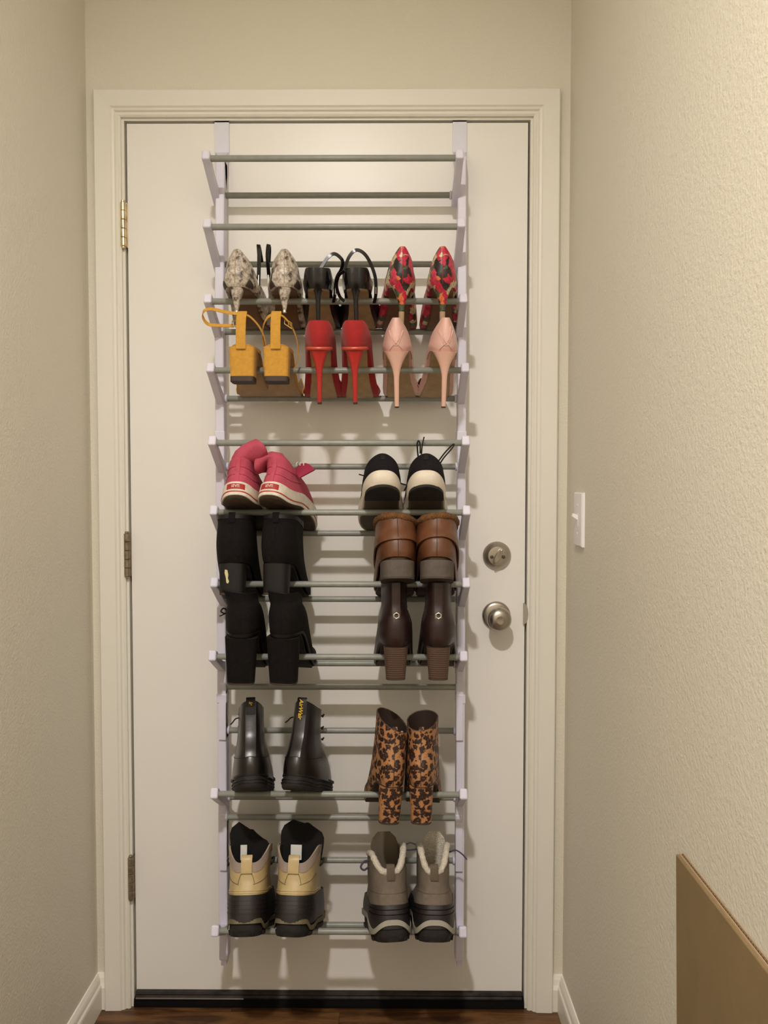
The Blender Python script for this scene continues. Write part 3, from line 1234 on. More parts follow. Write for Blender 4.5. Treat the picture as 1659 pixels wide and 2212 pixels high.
# --- black stiletto sandals (tier 3)
def black_sandal(m, px, py, label, loop):
    r = shoe('stiletto_sandal', label, 'black stiletto sandals on the rack')
    L = .210
    lift = mk_lift(.078, .040, .150, L, .005)
    k = [(0, 0, L, .0250, .040, .62), (.012, -.003, L - .004, .0270, .046, .62), (.03, -.0025, L - .03, .0285, .043, .62), (.045, 0, L - .06, .0285, .032, .65)]
    la = Last(k, lift, .008 * m, .16, blend=(9, 10))
    shell(la, 0.0, lambda ph: .040 - .022 * sstep(.7, 1.15, abs(ph)), .002, 0, -1.25, 1.25, 30, 10).build('heel_counter', [M['black_patent'], M['lining_dark']], r)
    outsole(lift, L, .0235, .033, .008 * m, M['sole_tan'], r, .72)
    insole(lift, L, .0250, .041, .008 * m, M['black_leather'], r, .62)
    heel_block(lift, (-.001, .026, .0140, .012), (.004, .012, .0038, .0038), g=lambda t: .12 * t + .88 * t ** 9, e=.9, n=24).build('heel', M['black_patent'], r)
    # toe band: sides of the upper at the ball
    band = lambda ph: .020 + .016 * math.sin((abs(ph) - 1.55) / 1.05 * PI) if 1.55 < abs(ph) < 2.6 else .016
    for s in (-1, 1):
        shell(la, 0.0, lambda ph: .012 + .026 * math.sin(max(0, min(1, (abs(ph) - 1.5) / 1.1)) * PI), .002, .001, min(s * 1.5, s * 2.6), max(s * 1.5, s * 2.6), 20, 8).build('toe_band', [M['black_patent'], M['lining_dark']], r)
    if m < 0:
        pts = [(.006, .000, .117), (.020, .008, .138), (.034, .012, .146), (.049, .016, .134), (.047, .022, .118), (.037, .032, .100), (.033, .046, .068), (.030, .055, .054)]
    else:
        pts = [(-.020, .000, .116), (-.012, .010, .140), (.003, .015, .153), (.022, .020, .141), (.037, .030, .106), (.038, .045, .072), (.033, .058, .052)]
    st = MB()
    st.ribbon(crom(pts, 8), .0070, .0020, 'face')
    st.build('ankle_strap', M['black_patent'], r)
    if m > 0:
        st = MB()
        st.ribbon(crom([(-.022, .002, .112), (-.034, .012, .104), (-.040, .024, .086), (-.036, .038, .066), (-.028, .050, .056)], 8), .0065, .0020, 'face')
        st.build('side_strap', M['black_patent'], r)
    bk = MB()
    c = Vector((.0345, .042, .075)) if m < 0 else Vector((.0385, .043, .076))
    bk.tube([c + Vector((0, -.004, -.006)), c + Vector((0, .004, -.006)), c + Vector((0, .004, .006)), c + Vector((0, -.004, .006))], .001, 6, False, True)
    bk.build('buckle', M['silver'], r)
    place(r, solve_pose(lift, L, 3, toe_h=.02), px, py, -3 * m)


black_sandal(-1, 687, 640, 'black stiletto sandal with loose ankle strap next to the snakeskin pumps', 1)
black_sandal(1, 769, 640, 'black stiletto sandal with loose ankle strap next to the floral pumps', 1)


# --- floral pumps (tier 3)
def floral_pump(m, px, py, label, yaw):
    r = shoe('floral_pump', label, 'floral pumps on the rack')
    L = .210
    la, lift = pump_last(L, .074, .0255, .043, .040, .140, .078, .014 * m, .0135)
    shell(la, 0.0, topline(.078, .032, .036), .0018, nz=22).build('upper', [M['floral'], M['lining_tan']], r)
    outsole(lift, L, .0235, .033, .014 * m, M['sole_brown'], r)
    insole(lift, L, .0255, .043, .014 * m, M['floral'], r)
    heel_block(lift, (-.0035, .038, .021, .018), (.003, .0125, .0052, .0048), g=lambda t: max(0, (t - .35) / .65) ** 1.7, e=.85, n=18).build('heel', M['floral'], r)
    one(lambda b: b.lathe([(.0048, 0), (.0054, .005), (.0058, .028), (.0052, .029)], (0, .0078, -.002), (0, 0, 1), 16), 'heel_tip', M['lining_tan'], r)
    strip_on(la, [(0, .004), (0, .03), (0, .06), (0, .077)], .0012, .0006, .0018).build('back_seam', M['red_suede'], r)
    place(r, solve_pose(lift, L, 3, toe_h=.02), px, py, yaw)


floral_pump(-1, 868, 580, 'red floral print stiletto pump next to the black sandals', 5)
floral_pump(1, 956, 578, 'red floral print stiletto pump beside the white upright of the rack', -3)


# --- mustard block heel sandals (tier 4)
def mustard_sandal(m, px, py, label, wide):
    r = shoe('block_heel_sandal', label, 'mustard sandals on the rack')
    L = .230
    lift = mk_lift(.065, .050, .140, L, .005)
    k = [(0, 0, L, .0265, .040, .66), (.014, -.002, L - .004, .027, .042, .66), (.03, 0, L - .02, .027, .040, .7)]
    la = Last(k, lift, .006 * m, .12, blend=(9, 10))
    outsole(lift, L, .0265, .040, .006 * m, M['sole_tan'], r, .62)
    insole(lift, L, .0272, .041, .006 * m, M['mustard'], r, .62)
    hb = heel_block(lift, (-.001, .050, .0265, .0265), (.006, .046, .0245, .024), e=.35, z0=.010).build('heel', M['mustard'], r, angle=30)
    heel_block(lambda y: .009, (.006, .046, .0245, .024), (.006, .046, .0243, .0238), e=.35, n=2).build('heel_lift', M['heel_lift'], r, angle=30)
    shell(la, -.001, .006, .0015, .0005, -1.2, 1.2, 24, 3).build('heel_rand', [M['mustard'], M['mustard']], r)
    st = MB()
    zt = .137
    st.ribbon(crom([(0, -.003, .062), (0, -.0045, .089), (0, -.002, .119), (0.001, .003, zt), (.001, .006, zt - .006)], 6), .0195, .003, (1, 0, 0))
    st.build('heel_strap', M['mustard'], r)
    for s in (-1, 1):
        shell(la, 0.0, lambda ph: .008 + .030 * math.sin(max(0, min(1, (abs(ph) - 1.75) / .95)) * PI), .002, .001, min(s * 1.75, s * 2.7), max(s * 1.75, s * 2.7), 18, 8).build('toe_band', [M['mustard'], M['sole_tan']], r)
    # ankle straps
    st = MB()
    if wide:
        pts = [(-.004, .003, zt - .004), (-.030, .000, zt - .001), (-.058, -.004, zt + .004), (-.074, -.002, zt + .001), (-.078, .006, zt - .010), (-.068, .012, zt - .022), (-.045, .014, zt - .024), (-.018, .016, zt - .024)]
    else:
        pts = [(-.004, .003, zt - .004), (-.018, .010, zt - .010), (-.028, .024, zt - .024), (-.031, .040, zt - .044), (-.028, .052, zt - .066), (-.022, .060, zt - .088)]
    st.ribbon(crom(pts, 8), .0080, .0018, (0, .45, .9))
    st.build('ankle_strap', M['mustard'], r)
    st = MB()
    q = 1.0 if wide else .92
    pts = [(.005, .003, zt - .004), (.018 * q, .008, zt - .010), (.034 * q, .020, zt - .028), (.044 * q, .034, zt - .056), (.042 * q, .048, zt - .086), (.032 * q, .058, zt - .104)]
    st.ribbon(crom(pts, 8), .0070, .0018, (0, .8, .6))
    st.build('side_strap', M['mustard'], r)
    bk = MB()
    c = Vector((-.012, .012, zt - .020)) if wide else Vector((.024, .008, zt - .022))
    d = Vector((1, 0, .1)) if wide else Vector((.8, 0, -.55))
    e = Vector((0, .3, .95))
    bk.tube([c + d * .009 + e * .006, c - d * .009 + e * .006, c - d * .009 - e * .006, c + d * .009 - e * .006], .0013, 8, False, True)
    bk.tube([c - e * .006, c + e * .006], .001, 6)
    bk.build('buckle', M['gold'], r)
    place(r, solve_pose(lift, L, 4, toe_h=.02), px, py, 1 * m)


mustard_sandal(-1, 520, 770, 'mustard suede block heel sandal with its ankle strap sticking out', True)
mustard_sandal(1, 595, 770, 'mustard suede block heel sandal next to the red stilettos', False)


# --- red stilettos (tier 4)
def red_pump(m, px, py, label):
    r = shoe('red_stiletto', label, 'red stilettos on the rack')
    L = .230
    lift = mk_lift(.104, .050, .150, L, .005)
    k = [(0, 0.001, L, .0225, .041, .74), (.012, -.002, L - .003, .0255, .046, .74), (.026, -.003, L - .02, .0285, .043, .76), (.042, -.001, L - .05, .0285, .034, .75), (.056, .003, L - .08, .0255, .03, .8)]
    la = Last(k, lift, .008 * m, .16, blend=(9, 10))
    shell(la, 0.0, lambda ph: .055 * (1 - sstep(.5, 1.75, abs(ph)) * .93), .002, 0, -1.75, 1.75, 40, 16).build('heel_counter', [M['red_suede'], M['red_suede']], r)
    shell(la, 0.0, lambda ph: .012 + .034 * sstep(1.9, 2.6, abs(ph if ph > 0 else ph + 2 * PI) if abs(ph) < PI else abs(2 * PI - ph)), .002, 0, 1.85, 2 * PI - 1.85, 40, 14).build('toe_box', [M['red_suede'], M['red_suede']], r)
    outsole(lift, L, .0225, .032, .008 * m, M['sole_tan'], r, .74)
    insole(lift, L, .0235, .0425, .008 * m, M['red_suede'], r, .74)
    heel_block(lift, (-.006, .034, .0235, .019), (.002, .0105, .0042, .0040), g=lambda t: .16 * t + .84 * max(0, (t - .45) / .55) ** 2.1, e=.85, n=20).build('heel', M['red_gloss'], r)
    rim = MB()
    rr = [Vector((.0235 * math.sin(a) * (1 if abs(a) < 1.6 else 1), .014 - .0205 * math.cos(a), 0)) for a in [(-1.9 + 3.8 * i / 24) for i in range(25)]]
    rim.tube([Vector((p.x, p.y, lift(p.y) + .001)) for p in rr], .0034, 8)
    rim.build('heel_rim', M['red_edge'], r)
    one(lambda b: b.lathe([(.0042, 0), (.0046, .004), (.0042, .0045)], (0, .0063, -.0035), (0, 0, 1), 14), 'heel_tip', M['heel_lift'], r)
    place(r, solve_pose(lift, L, 4, toe_h=.02), px, py, -2 * m)


red_pump(-1, 690, 790, 'red suede stiletto pump next to the mustard sandals')
red_pump(1, 767, 790, 'red suede stiletto pump next to the blush pink pumps')


# --- blush pumps (tier 4)
def blush_pump(m, px, py, label):
    r = shoe('blush_pump', label, 'blush pink pumps on the rack')
    L = .220
    lift = mk_lift(.106, .040, .150, L, .005)
    k = [(0, 0.0, L, .0275, .039, .78), (.010, -.004, L - .003, .0305, .040, .78), (.022, -.005, L - .018, .0275, .036, .8), (.044, -.001, L - .05, .0205, .03, .85), (.067, .006, L - .08, .0105, .024, .9)]
    la = Last(k, lift, .022 * m, .16, blend=(9, 10))
    shell(la, 0.0, lambda ph: .067 * (1 - sstep(.45, 1.7, abs(ph)) * .92), .0018, 0, -1.75, 1.75, 40, 16).build('heel_counter', [M['blush'], M['lining_tan']], r)
    shell(la, 0.0, lambda ph: .006 + .030 * sstep(2.1, 2.6, abs(ph) if abs(ph) < PI else abs(2 * PI - ph)), .0018, 0, 2.05, 2 * PI - 2.05, 40, 14).build('toe_box', [M['blush'], M['lining_dark']], r)
    outsole(lift, L, .0265, .033, .018 * m, M['sole_tan'], r, .78)
    insole(lift, L, .0275, .0385, .022 * m, M['blush'], r, .78)
    sm = MB()
    sm.tube([la.S(.0005, -1.25 + 2.5 * i / 24, .0016) for i in range(25)], .0011, 6)
    sm.build('heel_seam', M['lining_tan'], r)
    heel_block(lift, (-.006, .040, .0265, .022), (.001, .0095, .0044, .0042), g=lambda t: .10 * t + .90 * max(0, (t - .50) / .50) ** 1.9, e=.85, n=20).build('heel', M['blush_heel'], r)
    for s in (-1, 1):
        strip_on(la, [(0.02 * s, .014), (.25 * s, .030), (.5 * s, .042)], .0022, .0022, .0012).build('pleat', M['blush'], r)
        strip_on(la, [(-.3 * s, .006), (0.10 * s, .026), (.3 * s, .050)], .0022, .0022, .0012).build('pleat', M['blush'], r)
    one(lambda b: b.lathe([(.0043, 0), (.0047, .003), (.0043, .0035)], (0, .0053, -.0032), (0, 0, 1), 14), 'heel_tip', M['heel_lift'], r)
    place(r, solve_pose(lift, L, 4, toe_h=.02), px, py, 3 * m)


blush_pump(-1, 857, 790, 'blush pink stiletto pump next to the red stilettos')
blush_pump(1, 959, 790, 'blush pink stiletto pump beside the white upright of the rack')


# ------------------------------------------------------------------ pink canvas high-tops (tier 6)
def pink_sneaker(m, px, py, label, yaw, flop):
    r = shoe('high_top_sneaker', label, 'pink canvas high-tops on the rack')
    L = .250
    lift = mk_droop(.028, .02, .12, L)
    so = Last([(0, .002, L, .034, .046, .72), (.008, -.002, L + .002, .036, .048, .72), (.034, -.001, L, .035, .047, .74)], lift, .010 * m, .12)
    sl = slab(so, [0, .002, .0055], [-.003, .0, .0005]).build('outsole', M['sole_brownrub'], r)
    shell(so, .0045, .034, .003, 0.0, nz=8).build('foxing', [M['foxing'], M['foxing']], r)
    shell(so, .0105, .0128, .0008, .003, nz=2).build('stripe', [M['red_stripe'], M['red_stripe']], r)
    la = Last([(.02, .002, L - .004, .0335, .045, .74), (.045, .002, L - .018, .032, .042, .76), (.062, .006, .190, .0285, .036, .8), (.074, .006, .135, .0265, .031, .85),
               (.086, .000, .106, .0245, .028, .9, .001 * flop), (.096, -.006, .088, .0225, .026, .95, .003 * flop), (.106, -.012, .076, .021, .026, .95, .006 * flop)],
              lift, .010 * m, .05)
    shell(la, .022, .089, .002, nz=24).build('upper', [M['pink'], M['pink_in']], r)
    # folded over shaft top
    b = MB()
    rings = []
    folds = (((0, .086, .0262, .0525, 0.0), (.003, .092, .0262, .044, .2), (.010, .098, .0262, .034, .45), (.022, .103, .0250, .027, .65), (.035, .107, .0225, .021, .75), (.046, .110, .0195, .017, .8)) if m < 0 else
             ((0, .086, .0262, .0525, 0.0), (.003, .091, .0255, .044, .25), (.011, .094, .0245, .034, .7), (.022, .092, .0220, .027, 1.1), (.033, .086, .0195, .021, 1.4), (.042, .078, .0170, .018, 1.6)))
    for j, (cx, cz, hw, hd, tl) in enumerate(folds):
        ring = []
        for i in range(28):
            a = 2 * PI * i / 28
            u = hw * math.cos(a) * (1 + .06 * math.sin(3 * a + j))
            v = hd * math.sin(a)
            ring.append(((cx + u * math.cos(tl)) * flop, ((.052, .042, .028, .014, .002, -.008) if m < 0 else (.052, .044, .034, .026, .020, .016))[j] + v, cz - u * math.sin(tl) + lift(.04)))
        rings.append(ring)
    b.rings(rings, False, False)
    o = b.build('folded_cuff', M['pink'], r)
    sd = o.modifiers.new('solidify', 'SOLIDIFY')
    sd.thickness = .0018
    # heel label with lettering
    lb = shell(so, lambda ph: .0170, lambda ph: .0295 - .0016 * abs(math.sin(ph * 2.4)), .0008, .003, -.33, .33, 16, 3).build('heel_label', [M['label_red'], M['label_red']], r)
    text_on(so, "LEVI'S", 0, .0232, .0062, .0040, bold=.00010).build('lettering', M['label_white'], lb, False)
    strip_on(la, [(0, .034), (0, .055), (0, .07), (0, .086)], .009, .0014, .002).build('back_stay', M['pink'], r)
    for z in (.054, .072):
        pts = [(-1.4, z + .002), (-.5, z), (.5, z), (1.4, z + .002)]
        strip_on(la, pts, .0012, .0008, .002).build('seam', M['pink_in'], r)
    # tongue and lace edge hanging out on the outer side
    t = MB()
    s = flop * -1
    base = la.S(.066, s * 1.55, .000)
    pts = [base + Vector((s * -.012, -.018, .002)), base + Vector((s * .000, -.030, .008)), base + Vector((s * .014, -.037, .006)), base + Vector((s * .026, -.040, -.006))]
    if m > 0:
        t.ribbon(crom(pts, 6), [.026 + .012 * k / 18 for k in range(19)], .003, (0, .25, 1))
        t.build('tongue', M['pink_in'], r)
        for k in range(3):
            c = base + Vector((s * (-.004 + .009 * k), -.032 - .003 * k, .024 - .002 * k))
            one(lambda b: b.tube([c + Vector((0, .002, -.004)), c, c + Vector((s * .003, 0, .003))], .0012, 6), 'lace', M['foxing'], r)
    place(r, solve_pose(lift, L, 6, toe_h=.03), px, py, yaw)


pink_sneaker(-1, 510, 1060, 'pink canvas high-top sneaker beside the white upright, cuff folded over', 1, 1)
pink_sneaker(1, 584, 1060, 'pink canvas high-top sneaker turned outward with its tongue hanging out', -11, -1)


# ------------------------------------------------------------------ black and white knit sneakers (tier 6)
def knit_sneaker(m, px, py, label, yaw, laces):
    r = shoe('knit_sneaker', label, 'black knit sneakers on the rack')
    L = .256
    lift = mk_droop(.001, .03, .12, L, .008)
    so = Last([(0, .010, L - .006, .034, .046, .72), (.006, .002, L, .037, .049, .72), (.020, -.005, L, .0385, .050, .74), (.036, .0, L - .004, .037, .048, .76)], lift, .012 * m, .14)
    slab(so, [0, .002, .006], [-.004, -.001, 0]).build('outsole', M['cork'], r)
    shell(so, .003, .031, .003, 0, nz=8).build('midsole', [M['white_mid'], M['white_mid']], r)
    # black heel pod under the heel
    ol = [(.0355 * math.sin(a), .046 - .043 * math.cos(a)) for a in [-PI / 2 + PI * i / 20 for i in range(21)]] + [(.0360, .064), (-.0360, .064)]
    hp = MB()
    hp.rings([[(x * sc, .046 + (y - .046) * sc, lift(y) + dz) for x, y in ol] for dz, sc in ((-.0035, .94), (-.002, 1.0), (.004, 1.0))])
    hp.build('heel_pod', M['sole_dark'], r)
    la = Last([(.028, .001, L - .012, .035, .046, .78), (.042, -.002, L - .040, .0385, .041, .8), (.053, .000, .170, .0365, .037, .85), (.064, .003, .135, .0335, .034, .85), (.076, .008, .118, .028, .030, .9)], lift, .012 * m, .05)

    def tl(ph):
        return .058 + .017 * math.exp(-(ph / .75) ** 2) + .012 * sstep(1.6, 2.4, abs(ph))
    shell(la, .030, tl, .003, nz=20).build('upper', [M['black_knit'], M['lining_dark']], r)
    strip_on(la, [(0, .056), (0, .064), (0, .072)], .010, .0012, .003).build('heel_tab', M['black_matte'], r)
    b = Laces(r, M['black_lace'])
    if laces:
        b.tube(crom([(-.014, .07, .084), (-.017, .045, .098), (-.018, .030, .112), (-.015, .026, .116), (-.012, .030, .108), (-.012, .04, .094)], 6), .0017, 7)
        b.tube(crom([(-.010, .06, .088), (-.008, .035, .108), (-.004, .020, .122)], 6), .0014, 7)
        b.tube(crom([(.022, .055, .078), (.038, .035, .092), (.054, .022, .104), (.057, .018, .101), (.050, .022, .092), (.036, .034, .080), (.026, .05, .070)], 6), .0016, 7)
    else:
        b.tube(crom([(.030, .08, .050), (.044, .055, .030), (.050, .045, .022), (.046, .06, .018)], 6), .0016, 7)
        b.tube(crom([(-.034, .06, .052), (-.042, .045, .046), (-.047, .040, .045)], 6), .0013, 7)
    place(r, solve_pose(lift, L, 6, toe_h=.03), px, py, yaw)


knit_sneaker(-1, 828, 1050, 'black knit sneaker with cream midsole, behind the brown boots, laces tucked', 3, False)
knit_sneaker(1, 921, 1060, 'black knit sneaker with cream midsole and its lace ends sticking up', -2, True)


# ------------------------------------------------------------------ generic heeled ankle boot
def boot_base(r, L, lift, heel_top, heel_bot, upper_keys, top, bend, m_up, m_in, m_sole, m_heel, sole_w=(.031, .040), tip=.72, e_heel=.6, zb=None, base=0.0, sole_th=.006, heel_g=lambda t: t, arch=.15, yank=.04, nz=26):
    so = Last([(0, .000, L, sole_w[0], sole_w[1], tip), (sole_th, .000, L, sole_w[0], sole_w[1], tip)], lift, bend, arch, blend=(9, 10))
    slab(so, [-.0005, .001, sole_th], [-.001, .0, -.0006]).build('outsole', m_sole, r)
    heel_block(lift, heel_top, heel_bot, heel_g, e_heel, z0=base + .004).build('heel', m_heel, r, angle=30)
    heel_block(lambda y: base + .003, heel_bot, heel_bot, e=e_heel, n=2, z0=base).build('heel_lift', M['heel_lift'], r, angle=30)
    la = Last(upper_keys, lift, bend, .06, yank=yank)
    shell(la, sole_th - .002, top, .0025, nz=nz).build('upper', [m_up, m_in], r)
    return la


# black block heel ankle boots (tier 7)
def block_boot(m, px, py, label, yaw, chip):
    r = shoe('ankle_boot', label, 'black block heel ankle boots on the rack')
    L = .240
    lift = mk_lift(.060, .040, .150, L, .005)
    k = [(.004, .0, L - .002, .031, .042, .72), (.020, -.006, L - .008, .036, .043, .74), (.040, -.007, .195, .0375, .040, .76), (.060, -.003, .155, .037, .038, .8), (.085, .004, .130, .0355, .037, .85), (.115, .006, .122, .036, .037, .85)]
    la = boot_base(r, L, lift, (-.001, .056, .0265, .026), (.006, .050, .0255, .025), k, lambda ph: .106 - .006 * math.cos(ph), .008 * m, M['black_suede'], M['lining_dark'], M['sole_dark'], M['black_matte'], e_heel=.62)
    strip_on(la, [(0, .006), (0, .03), (0, .06), (0, .085), (0, .098)], .0014, .0008, .0026).build('back_seam', M['black_suede'], r)
    shell(la, .093, .101, .001, .0025, -2.0, 2.0, 40, 3).build('collar_band', [M['black_matte'], M['black_matte']], r)
    shell(la, .004, lambda ph: .030 - .024 * sstep(.3, 1.0, abs(ph)), .0008, .0024, -1.0, 1.0, 30, 6).build('heel_counter', [M['black_suede'], M['black_suede']], r)
    tb = MB()
    tb.ribbon(crom([la.S(.084, .0, .004), la.S(.098, .0, .005) + Vector((0, -.001, .004)), la.S(.098, .0, .004) + Vector((0, .004, .007))], 5), .013, .002, (1, 0, 0))
    tb.build('pull_tab', M['black_suede'], r)
    if chip:
        c = MB()
        pts = [(-.004, .050), (.001, .049), (.003, .040), (.002, .033), (.0045, .026), (.002, .022), (-.001, .024), (-.002, .034), (-.0045, .043)]
        yb = lambda z: .006 - .007 * (z / .066)
        c.add([(x - .008, yb(z) - .0006 + ((x - .008) ** 2) * 3, z) for x, z in pts], [tuple(range(len(pts)))])
        c.build('scuff', M['scuff'], r, False)
    place(r, solve_pose(lift, L, 7, toe_h=.03), px, py, yaw)


block_boot(-1, 497, 1200, 'black block heel ankle boot with a pale chip on its heel', 2, True)
block_boot(1, 589, 1200, 'black block heel ankle boot with an unmarked heel, toe turned outward', -6, False)


# brown cuffed boots (tier 7)
def cuff_boot(m, px, py, label, yaw):
    r = shoe('cuffed_boot', label, 'brown cuffed ankle boots on the rack')
    L = .250
    lift = mk_lift(.034, .050, .150, L, .005)
    k = [(.004, .0, L - .002, .034, .044, .72), (.020, -.006, L - .010, .0385, .046, .74), (.038, -.007, .200, .0390, .043, .76), (.054, -.002, .155, .0375, .040, .8), (.072, .006, .132, .035, .037, .85), (.100, .010, .120, .0345, .036, .88)]
    la = boot_base(r, L, lift, (-.002, .068, .0345, .0345), (.002, .066, .0340, .034), k, .092, .010 * m, M['brown_leather'], M['lining_dark'], M['sole_brownrub'], M['heel_grey'], sole_w=(.034, .044), e_heel=.62, sole_th=.010)
    cu = Last([(.030, -.013, .160, .0425, .044, .8), (.050, -.008, .148, .0425, .043, .82), (.070, .000, .136, .0390, .041, .85), (.100, .006, .126, .0370, .039, .88)], lift, 0, 0)
    shell(cu, lambda ph: .034 + .010 * math.cos(ph) + .003 * math.sin(2 * ph + m), lambda ph: .092 + .004 * math.sin(ph) * m, .003, nz=14).build('cuff', [M['brown_leather'], M['brown_leather']], r)
    fz = MB()
    ring = [cu.S(.094 + .004 * math.sin(-PI + 2 * PI * i / 48) * m, -PI + 2 * PI * i / 48, .001) for i in range(48)]
    random.seed(9)
    fz.tube(ring, [.0078 + random.uniform(-.0014, .0014) for _ in ring], 9, False, True)
    fz.build('shearling_trim', M['brown_fuzz'], r)
    strip_on(la, [(0, .004), (0, .02), (0, .034), (0, .042)], .0012, .0008, .0025).build('back_seam', M['lining_dark'], r)
    strip_on(cu, [(0, .046), (0, .07), (0, .088)], .0012, .0008, .0028).build('cuff_seam', M['lining_dark'], r)
    place(r, solve_pose(lift, L, 7, toe_h=.035, heel=(.002, .066)), px, py, yaw)


cuff_boot(-1, 861, 1200, 'brown leather cuffed boot with shearling trim next to the black block heel boots', 3)
cuff_boot(1, 944, 1200, 'brown leather cuffed boot with shearling trim beside the white upright', -3)


# black chunky high heel boots (tier 8)
def chunky_boot(m, px, py, label, yaw, laces):
    r = shoe('chunky_heel_boot', label, 'black chunky heel boots on the rack')
    L = .250
    lift = mk_lift(.095, .050, .150, L, .005)
    tw = .0340 if laces else .0265
    k = [(.004, .0, L - .002, .031, .041, .72), (.022, -.004, L - .008, .0345, .043, .74), (.042, -.004, .180, .034, .040, .78), (.062, .002, .140, .0300, .036, .82), (.074, .006, .116, .0275, .032, .88, -.005), (.098, .002, .108, tw, .034, .9, -.012 if laces else -.010)]
    la = boot_base(r, L, lift, (-.004, .056, .0330, .031), (.010, .056, .0275, .027), k, lambda ph: .090 + .004 * math.cos(ph + .8), .010 * m, M['black_suede'], M['lining_dark'], M['sole_dark'], M['black_suede'], e_heel=.55, yank=.03)
    strip_on(la, [(0, .008), (0, .04), (0, .075), (0, .091)], .0014, .0008, .0026).build('back_seam', M['black_suede'], r)
    shell(la, .004, .010, .0014, .0022, -PI, PI, 56, 3).build('welt', [M['black_matte'], M['black_matte']], r)
    if laces:
        for z in (.074, .086):
            p = la.S(z, -1.5, .004)
            one(lambda b: b.tube([p + Vector((0, -.004, 0)), p + Vector((0, 0, .004)), p + Vector((0, .004, 0)), p + Vector((0, 0, -.004))], .001, 6, False, True), 'eyelet', M['silver'], r)
        b = Laces(r, M['black_lace'])
        p = la.S(.060, -1.6, .002)
        b.tube(crom([p, p + Vector((-.008, -.006, .008)), p + Vector((-.013, -.010, .002)), p + Vector((-.006, -.004, -.004))], 5), .0016, 6)
        b.tube(crom([p, p + Vector((-.010, -.004, -.006)), p + Vector((-.016, -.008, -.008))], 5), .0013, 6)
    place(r, solve_pose(lift, L, 8, toe_h=.03), px, py, yaw, roll=2.0 if laces else 1.5)


chunky_boot(-1, 516, 1400, 'black suede chunky heel boot with a lace end poking out', 4, True)
chunky_boot(1, 605, 1400, 'black suede chunky heel boot with no lace showing', -5, False)


# dark brown stacked heel boots with eyelet (tier 8)
def eyelet_boot(m, px, py, label, yaw):
    r = shoe('stacked_heel_boot', label, 'dark brown stacked heel boots on the rack')
    L = .230
    lift = mk_lift(.066, .040, .140, L, .005)
    w = .0160 if m < 0 else .0225
    k = [(.004, .0, L - .002, .029, .041, .74), (.022, -.005, L - .008, .0335, .042, .76), (.045, -.004, .185, .0325, .038, .8), (.068, .002, .140, (w + .03) / 2, .033, .85), (.090, .008, .112, w, .026, .9), (.140, .010, .106, w * 1.05, .027, .9)]
    la = boot_base(r, L, lift, (-.001, .048, .0250, .024), (.007, .042, .0200, .0195), k, .132, .010 * m, M['oxblood'], M['lining_dark'], M['sole_brownrub'], M['stack_brown'], e_heel=.6, yank=.03)
    shell(la, .006, lambda ph: .064 * (1 - .6 * sstep(.5, 1.5, abs(ph))), .0014, .0024, -1.5, 1.5, 40, 10).build('heel_counter', [M['oxblood'], M['oxblood']], r)
    strip_on(la, [(0, .060), (0, .085), (0, .110), (0, .131)], .017, .0016, .0024).build('back_stay', M['oxblood'], r)
    c = la.S(.066, 0, .0042)
    n = (la.S(.066, 0, .01) - la.S(.066, 0, 0)).normalized()
    b = MB()
    rg = []
    for k2 in range(6):
        a = 2 * PI * k2 / 6 + PI / 6
        rg.append(c + Vector((math.cos(a) * .0058, 0, math.sin(a) * .0058)))
    b.tube(rg, .0019, 8, False, True)
    b.build('eyelet', M['silver'], r)
    one(lambda b: b.lathe([(.0035, 0), (.0030, .0006)], c + Vector((0, .0012, 0)), (0, -1, 0), 14), 'eyelet_hole', M['lining_dark'], r)
    s = m
    z = MB()
    z.tube([la.S(.02 + .005 * i, -s * 1.2 + .015 * (i % 2), .003) for i in range(12)], .0011, 6)
    z.build('zipper', M['silver'], r)
    place(r, solve_pose(lift, L, 8, toe_h=.03), px, py, yaw)


eyelet_boot(-1, 856, 1400, 'dark brown stacked heel boot with metal eyelet next to the black chunky boots', 3)
eyelet_boot(1, 947, 1400, 'dark brown stacked heel boot with metal eyelet beside the white upright', -3)


